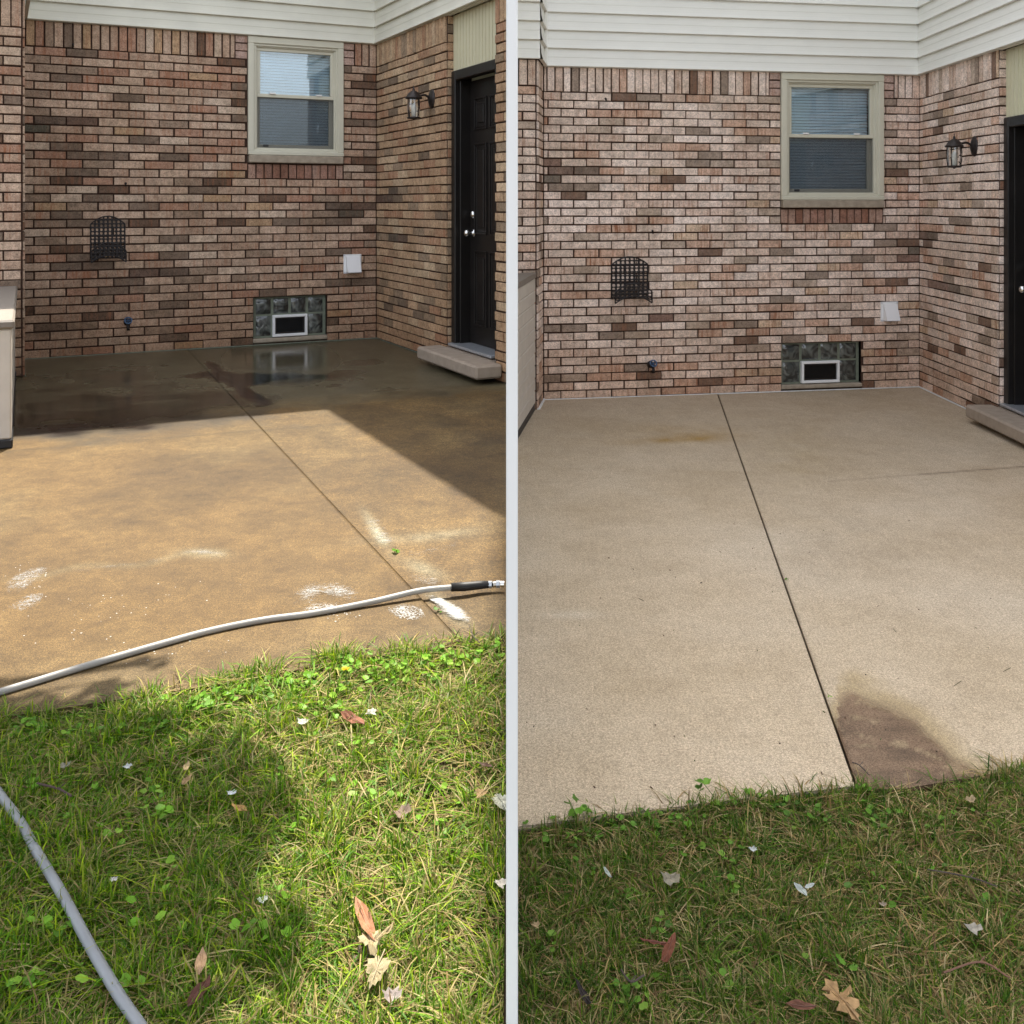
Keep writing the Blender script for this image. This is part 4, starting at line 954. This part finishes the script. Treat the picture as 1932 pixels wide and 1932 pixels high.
# ------------------------------------------------------------------ fallen leaves
OUT = {'oval': [(0,-1),(.28,-.75),(.42,-.35),(.45,0),(.38,.4),(.22,.75),(0,1),(-.2,.75),(-.36,.4),(-.44,0),(-.42,-.35),(-.26,-.75)],
       'oak': [(0,-1.05),(.05,-.8),(.22,-.72),(.12,-.52),(.5,-.46),(.62,-.30),(.26,-.18),(.24,-.02),(.72,.14),(.80,.34),(.34,.30),(.26,.44),(.46,.72),(.24,.72),(.05,1.0),(-.14,.74),(-.40,.70),(-.22,.40),(-.40,.26),(-.72,.30),(-.56,.06),(-.22,-.04),(-.24,-.2),(-.56,-.28),(-.44,-.48),(-.14,-.52),(-.2,-.74),(-.05,-.8)],
       'maple': [(0,-1.2),(.04,-.7),(.5,-.82),(.42,-.5),(.95,-.42),(.72,-.18),(.98,.12),(.52,.10),(.48,.34),(.22,.22),(.26,.66),(.12,.6),(0,1.0),(-.12,.6),(-.28,.62),(-.2,.22),(-.5,.36),(-.5,.08),(-.95,.14),(-.72,-.2),(-.92,-.46),(-.42,-.5),(-.5,-.8),(-.04,-.7)],
       'scrap': [(-.6,-.5),(-.1,-.7),(.1,-.35),(.6,-.55),(.75,0),(.4,.15),(.55,.6),(.05,.4),(-.25,.75),(-.4,.3),(-.8,.25),(-.55,-.1)]}
def soften(o, k): return [(a*(1-k)+a/max(.01, math.hypot(a, b))*.55*k, b*(1-k)+b/max(.01, math.hypot(a, b))*.62*k) for a, b in o]
OUT['maple'] = soften(OUT['maple'], .38); OUT['scrap'] = soften(OUT['scrap'], .25)
def fallen(u, v, gz, kind, size, rot, col, label, curl=.5, z=.04, asp=1.0, tilt=(0, 0), cat='leaf', name='fallen_leaf', seed=0):
    g = random.Random(seed+int(u)); x, y, _ = G(u, v, gz+z); z = z*.88; B = Vector((x, y, gz+z)); asp *= .75 if kind == 'maple' else 1; o = OUT[kind]; n = len(o)
    ca, sa = math.cos(R(rot)), math.sin(R(rot)); vs = []; rings = (0, .5, 1)
    tx, ty = math.tan(R(tilt[0])), math.tan(R(tilt[1]))
    def P3(a, b_):
        zz = curl*size*(1.1*a*a-.12*b_*b_*(1 if kind != 'oval' else -1))+size*.22*noise.noise(Vector((a*2.3+u, b_*2.3, 1)))
        X = (a*ca-b_*sa)*size; Y = (a*sa+b_*ca)*size
        return (B.x+X, B.y+Y, B.z+zz+X*tx+Y*ty)
    vs.append(P3(0, 0))
    for r_ in rings[1:]:
        for (a, b_) in o: vs.append(P3(a*r_*asp, b_*r_))
    fs = [(0, 1+k, 1+(k+1) % n) for k in range(n)]+[(1+k, 1+(k+1) % n, 1+n+(k+1) % n, 1+n+k) for k in range(n)]
    m = MB(); m.add(vs, fs); t = leaf_mat('dry_leaf', .22, .6, col)
    m2 = MB(); m2.tube([Vector(P3(0, -1))+Vector((0,0,.001)), Vector(P3(0, -.3))+Vector((0,0,.0012)), Vector(P3(0, .8))+Vector((0,0,.001))], [.0011,.0009,.0004], 5)
    ob = m.build(name, t, None, B); tag(ob, label, cat)
    if kind in ('oak', 'maple', 'oval'): m2.build('midrib', simple('leaf_rib', tuple(c*.8 for c in col), .6), ob, B)
    return ob
gl, gr_ = -.028, ZR-.036
fallen(664, 1352, gl, 'oval', .045, 48, (.26,.115,.07), 'rolled reddish brown leaf lying in the sunlit grass just below the dandelion', .9, .048, .7)
fallen(572, 1356, gl, 'scrap', .020, 0, (.5,.5,.43), 'whitish leaf scrap left of the rolled reddish leaf', .4, .05)
fallen(352, 1440, gl, 'oval', .019, 10, (.38,.29,.16), 'upper of two small tan leaves in the tree shade', .5, .052, .75)
fallen(352, 1466, gl, 'oval', .020, -8, (.40,.27,.14), 'lower of two small tan leaves in the tree shade', .5, .052, .8)
fallen(451, 1517, gl, 'oval', .023, 55, (.46,.27,.10), 'bright orange tan oval leaf at the edge of the tree shade', .3, .055, .8)
fallen(437, 1489, gl, 'scrap', .014, 20, (.66,.68,.70), 'small white scrap of leaf just above the orange tan leaf', .4, .055)
fallen(240, 1440, gl, 'scrap', .014, 60, (.58,.60,.60), 'pale grey scrap of leaf among weeds in the shaded part of the lawn', .4, .055)
fallen(122, 1438, gl, 'scrap', .018, 30, (.30,.28,.22), 'dull grey leaf near the left end of the shaded lawn', .5, .05)
fallen(700, 1340, gl, 'scrap', .020, 80, (.50,.50,.44), 'crumpled pale grey leaf right of the rolled reddish leaf', .6, .05)
fallen(756, 1530, gl, 'scrap', .028, 40, (.26,.19,.15), 'crumpled grey brown leaf in a gap of the sunlit grass', .9, .04)
fallen(913, 1440, gl, 'oval', .022, 60, (.12,.07,.05), 'small dark curled leaf shape in place of a dark hole in the grass close to the white fence', .9, .035, .8)  # dark sheet added for a dark hole between the blades
fallen(945, 1505, gl, 'maple', .034, 20, (.46,.46,.38), 'large whitish lobed leaf against the white fence in the sunny lawn', .5, .05)
fallen(908, 1492, gl, 'maple', .022, 150, (.38,.26,.13), 'small pointed tan leaf left of the large whitish leaf', .6, .05)
fallen(688, 1728, gl, 'oval', .046, 28, (.42,.20,.11), 'orange topped curled leaf at the head of the dry leaf row', .7, .058, .55, (0, 10))
fallen(700, 1770, gl, 'maple', .034, 200, (.42,.34,.20), 'middle cream dry leaf of the row in the sunny lawn', .7, .052)
fallen(727, 1750, gl, 'oval', .022, -30, (.42,.33,.18), 'thin pointed straw coloured leaf right of the curled orange leaf', .6, .06, .5)
fallen(710, 1822, gl, 'maple', .044, 170, (.40,.33,.20), 'largest cream lobed dry leaf at the foot of the dry leaf row', .6, .055, .75)
fallen(690, 1800, gl, 'scrap', .03, 80, (.16,.12,.11), 'dark decayed leaf under the cream dry leaves', .6, .03)
fallen(740, 1872, gl, 'scrap', .022, 10, (.32,.27,.25), 'crumpled mauve grey leaf right of the largest cream leaf', .8, .045)
fallen(379, 1808, gl, 'oval', .028, 12, (.42,.27,.16), 'tan pink oval leaf above the dark red leaf by the lower hose', .7, .05, .7)
fallen(376, 1866, gl, 'oval', .030, -15, (.13,.055,.04), 'dark red brown leaf below the tan pink leaf', .8, .045, .8)
fallen(215, 1652, gl, 'scrap', .010, 0, (.62,.58,.55), 'tiny pale scrap right of the lower hose in shade', .4, .05)
fallen(495, 1690, gl, 'scrap', .013, 30, (.60,.62,.56), 'tiny whitish scrap where the tree shade ends', .4, .05)
fallen(945, 1660, gl, 'scrap', .018, 30, (.60,.55,.48), 'pale beige scrap of leaf low beside the white fence', .5, .05)
fallen(1262, 1785, gr_, 'oval', .048, -25, (.20,.075,.045), 'rust brown curled leaf in the shaded grass', .9, .062, .5)
fallen(1234, 1772, gr_, 'oval', .032, 75, (.17,.06,.04), 'dark rust leaf touching the left of the curled rust brown leaf', .8, .058, .55)
fallen(1265, 1652, gr_, 'scrap', .032, 0, (.30,.27,.20), 'grey brown papery leaf in the shaded grass above the rust leaves', .6, .06)
fallen(1146, 1640, gr_, 'oval', .022, 20, (.50,.55,.50), 'slim silvery leaf left of the papery leaf', .5, .065, .5)
fallen(1420, 1596, gr_, 'scrap', .015, 10, (.5,.52,.5), 'small white leaf scrap just below the slab edge', .4, .06)
fallen(1510, 1672, gr_, 'oval', .024, 20, (.46,.50,.47), 'large folded silvery white leaf left of centre in the shaded lawn', 1.0, .07, .8)
fallen(1528, 1664, gr_, 'oval', .016, -60, (.48,.51,.48), 'small silvery white leaf touching the folded silvery leaf', .6, .075, .7)
fallen(1588, 1878, gr_, 'oak', .056, 20, (.40,.25,.12), 'tan oak leaf with deep lobes lying in the shaded grass', .25, .068, .8, (0, 4))
fallen(1508, 1892, gr_, 'oval', .032, 80, (.16,.07,.045), 'dark reddish curled leaf left of the oak leaf', .9, .058, .7)
fallen(1100, 1868, gr_, 'oval', .038, 20, (.045,.035,.035), 'blackish brown decayed leaf low in the shaded lawn', .7, .05, .4)
fallen(1836, 1745, gr_, 'scrap', .026, 10, (.36,.33,.28), 'pale grey papery leaf far right in the shaded lawn', .6, .065)
fallen(1665, 1700, gr_, 'scrap', .012, 10, (.30,.24,.18), 'little brown leaf scrap right of the silvery leaves', .6, .06)
fallen(1830, 1505, gr_, 'scrap', .022, 50, (.40,.30,.18), 'curled tan leaf at the lawn edge right of the muddy corner', .6, .06)
fallen(1010, 1740, gr_, 'scrap', .014, 50, (.45,.32,.18), 'small tan leaf beside the white fence in the shaded lawn', .6, .055)
# twigs
def twig(pts, r_, gz, z, label, col=(.07,.05,.04)):
    P = [Vector(G(u, v, gz+z)) for u, v in pts]; m = MB(); m.tube(spline(P, 6), r_, 6); 
    q = P[len(P)//2]; m.tube([q, q+Vector((.012,.006,.008))], r_*.6, 5)
    tag(m.build('twig', simple('twig_bark', col, .8, bump=.5), None, P[0]), label, 'twig')
twig([(1608,1438),(1622,1444),(1640,1462)], .0016, ZR, .006, 'dark curved twig lying in the muddy wet corner beside the joint')
twig([(1172,1830),(1190,1852),(1215,1840)], .0022, gr_, .06, 'brown twig hooked below the rust brown leaf')
twig([(1780,1835),(1850,1815),(1905,1845)], .0020, gr_, .062, 'long thin reddish twig low in the shaded lawn', (.16,.08,.05))
twig([(1750,1640),(1830,1655),(1880,1672)], .0016, gr_, .065, 'dark straight twig in the straw coloured shaded grass')
twig([(885,1190-10),(893,1200),(905,1212)], .0014, gl, .05, 'short dark twig at the sunny lawn edge near the white fence')
twig([(70,1478),(110,1488),(135,1502)], .0022, gl, .045, 'dark twig in the shaded grass left of the weeds', (.07,.04,.035))

# ------------------------------------------------------------------ hoses
def hose_pts(uv, gz, zs_): return [Vector(G(u, v, gz+z)) for (u, v), z in zip(uv, zs_)]
r_ = .0086
uv = [(-430,1425),(-160,1352),(25,1298),(110,1272),(200,1245),(300,1216),(400,1189),(500,1169),(590,1157),(700,1136),(790,1115),(853,1108)]
P = hose_pts(uv, ZL, [r_+.002]+[r_]*8+[.012,.022,.024]); b = P[0].copy(); b.z = ZL
t = thing('garden_hose', b, 'pale grey hose with black sleeve lying across the brown wet patio', 'hose')
m = MB(); m.tube(spline(P, 10), r_, 16); m.build('tube', M['hose'], t, b, True)
Q = hose_pts([(851,1108),(875,1107),(905,1104),(921,1103)], ZL, [.024,.022,.019,.018]); m = MB(); m.tube(Q, [.0125,.0135,.0125,.0108], 16); m.build('sleeve', M['rubber'], t, b, True)
Q = hose_pts([(921,1103),(929,1103),(936,1102),(944,1102),(952,1102)], ZL, [.018]*5)
for i in range(4):
    m = MB(); m.tube([Q[i], Q[i].lerp(Q[i+1], .86)], .0095 if i % 2 else .0112, 6 if i % 2 == 0 else 14); m.build('coupling', M['chrome'] if i % 2 else M['brass'] if 'brass' in M else M['alu'], t, b, False)
uv = [(-425,1432),(-190,1400),(-60,1440),(25,1532),(70,1608),(120,1692),(170,1785),(215,1862),(243,1905),(300,1985)]
P = hose_pts(uv, gl, [.036,.042,.042,.040,.037,.041,.039,.041,.038,.040]); b = P[0].copy()
m = MB(); m.tube(spline(P, 10), .0086, 16); tag(m.build('garden_hose', M['hose2'] if 'hose2' in M else simple('blue_grey_hose', (.25,.26,.275), .5, var=.07, scale=12), None, b, True), 'blue grey hose resting on the grass at the lower left', 'hose')

# ------------------------------------------------------------------ soap foam left by the wash
def foam_mat(rot, k):
    m, t, b = newmat('soap_film'); out = t.nodes['Material Output']; tc = N(t, 'TexCoord'); at = N(t, 'Attribute', attribute_name='tint')
    mp = N(t, 'Mapping'); mp.inputs['Rotation'].default_value = (0, 0, rot); mp.inputs['Scale'].default_value = (18, 75, 1); t.links.new(tc.outputs['Object'], mp.inputs['Vector'])
    n = N(t, 'TexNoise', Scale=1.0, Detail=6.0, Roughness=.7, Distortion=1.6); t.links.new(mp.outputs[0], n.inputs['Vector'])
    vo = N(t, 'TexVoronoi', Scale=95.0, feature='DISTANCE_TO_EDGE'); t.links.new(tc.outputs['Object'], vo.inputs['Vector'])
    vr = ramp(t, vo.outputs['Distance'], .02, 1.0, .22, .0)
    s1 = N(t, 'Math', operation='MULTIPLY_ADD'); s1.inputs[1].default_value = 2.6; s1.inputs[2].default_value = -1.72; t.links.new(n.outputs[0], s1.inputs[0])
    s2 = N(t, 'Math', operation='MULTIPLY_ADD'); s2.inputs[1].default_value = k; t.links.new(vr, s2.inputs[0]); t.links.new(s1.outputs[0], s2.inputs[2])
    s3 = N(t, 'Math', operation='MULTIPLY_ADD', use_clamp=False); s3.inputs[1].default_value = 1.35; t.links.new(at.outputs['Alpha'], s3.inputs[0]); t.links.new(s2.outputs[0], s3.inputs[2])
    al = ramp(t, s3.outputs[0], .08, 0.0, .90, .92)
    s4 = N(t, 'Math', operation='MULTIPLY'); t.links.new(al, s4.inputs[0]); t.links.new(at.outputs['Color'], s4.inputs[1])
    b.inputs['Base Color'].default_value = (.40, .40, .39, 1); b.inputs['Roughness'].default_value = .45
    tr = N(t, 'BsdfTransparent'); mx = N(t, 'MixShader'); t.links.new(s4.outputs[0], mx.inputs[0]); t.links.new(tr.outputs[0], mx.inputs[1]); t.links.new(b.outputs[0], mx.inputs[2]); t.links.new(mx.outputs[0], out.inputs['Surface'])
    return m
def foam(poly, wid, peak, label, k=.3, opac=1.0, rot=0):
    """a soap film along a line of ground points, fading to its edges"""
    P = spline([G(u, v, ZL) for u, v in poly], 12); n = len(P); W = 16; mb = MB(); wd = np.interp(np.linspace(0, 1, n), np.linspace(0, 1, len(wid)), wid)
    for i, p in enumerate(P):
        d = P[min(i+1, n-1)]-P[max(i-1, 0)]; d.z = 0; d.normalize(); nn = Vector((-d.y, d.x, 0)); t_ = i/(n-1)
        for q in range(W+1):
            e = q/W*2-1; x = p+nn*e*wd[i]
            if x.x > -.016: x.x = -.016
            a = peak*(1-e*e)**.8*min(1, t_*5, (1-t_)*5)**.7*(.85+.5*noise.noise(Vector((x.x*14, x.y*14, 3))))
            mb.v.append((x.x, x.y, .0022)); mb.c.append((opac, opac, opac, max(0, a)))
    mb.f = [(i*(W+1)+q, i*(W+1)+q+1, (i+1)*(W+1)+q+1, (i+1)*(W+1)+q) for i in range(n-1) for q in range(W)]; mb.m = [0]*len(mb.f)
    tag(mb.build('soap_foam', foam_mat(rot, k), None, P[0]), label, 'soap foam', None, 'stuff')
foam([(572,1148),(585,1118),(615,1110),(650,1120),(668,1134)], [.025,.05,.055,.045,.02], .50, 'swirl of white soap foam just above the hose', .28, .95, R(30))
foam([(575,1156),(600,1148),(640,1142)], [.02,.04,.02], .46, 'lower part of the soap swirl touching the hose', .5, .9)
foam([(800,1122),(828,1134),(850,1150),(868,1163),(896,1178)], [.012,.022,.034,.034,.010], .95, 'bright white streak of soap foam right of the joint below the hose', .15, 1.0, R(-40))
foam([(700,975),(705,995),(722,1015),(745,1032)], [.03,.05,.045,.03], .50, 'pale wash of foam right of the joint near the fence', .1, .75, R(-60))
foam([(735,1035),(780,1046),(830,1036),(890,1020)], [.03,.05,.05,.03], .32, 'thin dried film of foam spreading towards the fence', .1, .5, R(5))
foam([(770,1085),(800,1092),(830,1106)], [.03,.05,.03], .38, 'faint foam film just above the black hose sleeve', .2, .6, R(-20))
foam([(745,1146),(770,1156),(792,1168)], [.03,.045,.02], .26, 'loose foam bubbles below the hose left of the joint', .95, .9)
foam([(26,1118),(42,1098),(62,1082),(90,1070)], [.02,.05,.045,.02], .40, 'streaky foam patch at the left end of the brown patio', .5, .85, R(30))
foam([(26,1150),(48,1140),(70,1120)], [.03,.04,.02], .28, 'lower foam bubbles at the left end of the brown patio', .7, .8)
foam([(90,1085),(190,1072),(290,1058),(345,1046)], [.016,.022,.018,.016], .40, 'long thin dried foam line across the brown patio', .0, .45, R(5))
foam([(335,1042),(385,1042),(430,1052)], [.025,.035,.02], .48, 'pale foam smear at the end of the thin dried line', .2, .55)
g = random.Random(9); mb = MB()
for _ in range(150):
    cu, cv, ru, rv = g.choice([(150,1180,150,50),(230,1130,180,60),(300,1235,120,20),(60,1090,40,40),(770,1158,30,12),(640,1160,50,10)])
    u, v = g.gauss(cu, ru*.5), g.gauss(cv, rv*.5); x, y, z = G(u, v, ZL)
    if x > -.02 or y < edgeL(x): continue
    rr = g.uniform(.0008, .0026); mb.add([(x, y, z+rr*.5)]+[(x+rr*math.cos(i*1.047)*g.uniform(.7,1.3), y+rr*math.sin(i*1.047)*g.uniform(.7,1.3), z+.0003) for i in range(6)], [(0, 1+i, 1+(i+1) % 6) for i in range(6)])
tag(mb.build('foam_flecks', M['foam'], smooth=True), 'tiny white foam flecks dotted over the brown patio', 'soap foam', None, 'stuff')

# ------------------------------------------------------------------ debris on the clean patio
g = random.Random(5); mb = MB()
for _ in range(46):
    u, v = g.uniform(990, 1900), g.uniform(900, 1500)
    x, y, z = G(u, v, ZR)
    if y < edgeR(x)+.03: continue
    a = g.uniform(0, 3.14); l = g.uniform(.002, .008); c = g.choice([(.05,.03,.02,1),(.10,.05,.03,1),(.12,.13,.05,1)])
    mb.tube([(x, y, z+.0015), (x+l*math.cos(a), y+l*math.sin(a), z+.003)], g.uniform(.0008,.0022), 5, True, c)
for (u, v, du, dv) in ((1893,1268,14,-6),(1685,1187,6,8),(1800,1295,14,-8),(1890,1480,30,-2),(1205,1130,9,5)):
    a, b_ = G(u, v, ZR), G(u+du, v+dv, ZR); mb.tube([(a[0],a[1],a[2]+.002),(b_[0],b_[1],b_[2]+.004)], .0011, 5, True, (.10,.10,.05,1))
tag(mb.build('debris', M['leafy']), 'tiny dark flecks and stems strewn on the clean slab', 'debris', None, 'stuff')

# ------------------------------------------------------------------ the lawn tree whose crown shades the left lawn
def tree(bx, by, gz, crown, nleaf, label, seed, name='shade_tree', h=3.0, lr=.05):
    g = random.Random(seed); b = Vector((bx, by, gz)); t = thing(name, b, label, 'tree')
    m = MB(); top = b+Vector((.1, .05, h*.62)); m.tube(spline([b, b+Vector((.03,0,h*.3)), top], 6), [.11-.045*i/12 for i in range(13)], 12)
    for (cx, cy, cz, rx, ry, rz) in crown:
        c = Vector((cx, cy, cz)); mid_ = top.lerp(c, .5)+Vector((0, 0, .18)); sp = spline([top-Vector((0,0,.2)), mid_, c], 6); m.tube(sp, [.05-.042*i/(len(sp)-1) for i in range(len(sp))], 8)
        for _ in range(5):
            e = c+Vector((g.uniform(-rx,rx)*.8, g.uniform(-ry,ry)*.8, g.uniform(-rz,rz)*.6)); m.tube([mid_.lerp(c, .6), e], [.016,.004], 6)
    m.build('trunk', M['bark'], t, b)
    n = nleaf; gg = np.random.default_rng(seed); W = np.array([c[3]*c[4]*c[5] for c in crown]); W = W/W.sum(); idx = gg.choice(len(crown), n, p=W)
    d = gg.normal(size=(n, 3)); d /= np.linalg.norm(d, axis=1)[:, None]; rr = gg.random(n)**(1/2.2)
    A = np.array(crown); C0 = A[idx, :3]+d*rr[:, None]*A[idx, 3:6]
    # clumps
    C0 += gg.normal(size=(n, 3))*.02
    a = gg.normal(size=(n, 3)); a /= np.linalg.norm(a, axis=1)[:, None]; bb = np.cross(a, gg.normal(size=(n, 3))); bb /= np.linalg.norm(bb, axis=1)[:, None]
    s_ = gg.uniform(.6, 1.2, n)[:, None]*lr
    V = np.stack([C0-a*s_, C0+bb*s_*.5, C0+a*s_, C0-bb*s_*.5], 1).reshape(-1, 3); Fc = np.arange(n*4).reshape(n, 4)
    col = np.zeros((n, 4, 4)); col[..., 3] = 1; cc = np.array([(.05,.10,.02),(.07,.13,.03),(.04,.08,.02)])[gg.integers(0, 3, n)]; col[:, :, :3] = cc[:, None]
    o = np_mesh('crown', V, Fc, col.reshape(-1, 4), M['crown'], tuple(b)); o.location = (0, 0, 0); o.parent = t
def up(x, y, z): return (x, y+z/math.tan(R(EL)), z)     # a point that shades the ground at (x, y)
cr = []
for (sx, sy, z, rx, ry, rz) in ((-.95,1.62,3.5,.40,.40,.22),(-.85,1.95,3.6,.40,.36,.20),(-1.35,2.05,3.8,.5,.42,.24),(-.62,1.55,3.5,.26,.34,.20),(-.95,1.25,3.6,.42,.42,.2),(-1.5,1.4,3.8,.5,.5,.25),(-2.2,2.1,3.7,.6,.5,.3),(-2.2,1.3,3.7,.6,.5,.3),(-1.02,2.42,3.6,.12,.12,.06),(-.80,2.33,3.7,.06,.05,.04),(-.95,2.62,3.6,.05,.04,.03)):
    z -= .8; p = up(sx, sy, z); cr.append((p[0], p[1], z, rx*1.05, ry*1.05, rz*1.2))
cr += [(-1.1,2.0,3.3,.75,.6,.35),(-.7,1.5,3.2,.5,.5,.3),(-2.0,1.8,3.3,.9,.9,.45),(-1.6,2.9,3.5,.45,.4,.3),(-2.6,3.0,3.5,.7,.7,.5),(-1.3,1.0,3.1,.9,.8,.4),(-2.2,.6,3.2,1.0,.9,.5),(-.75,.6,3.2,.6,.5,.3)]  # extra clumps added overhead, out of view, to block sky light
tree(-3.0, 3.1, -.03, cr, 78000, 'small leafy lawn tree left of the picture whose crown shades the lawn', 4)

# ------------------------------------------------------------------ the neighbour across the lawn (mirrored in the windows)
t = thing('neighbour_house', (0, -42, ZR), 'pale gabled house across the lawn behind the viewer', 'house'); org = (0, -42, ZR)
for (x0, x1) in ((-16, -5), (1.0, 12), (16, 27)):
    m = MB(); m.box(W0, x0, x1, 42, 50, ZR, 5.2); m.build('wall', M['wall_far'], t, org)
    m = MB(); xm = (x0+x1)/2; m.add([(x0-.3,-41.7,5.2),(x1+.3,-41.7,5.2),(xm,-41.7,9.0),(x0-.3,-50.3,5.2),(x1+.3,-50.3,5.2),(xm,-50.3,9.0)], [(0,1,2),(3,4,5),(0,2,5,3),(1,2,5,4),(0,1,4,3)]); m.build('roof', M['roof'], t, org)
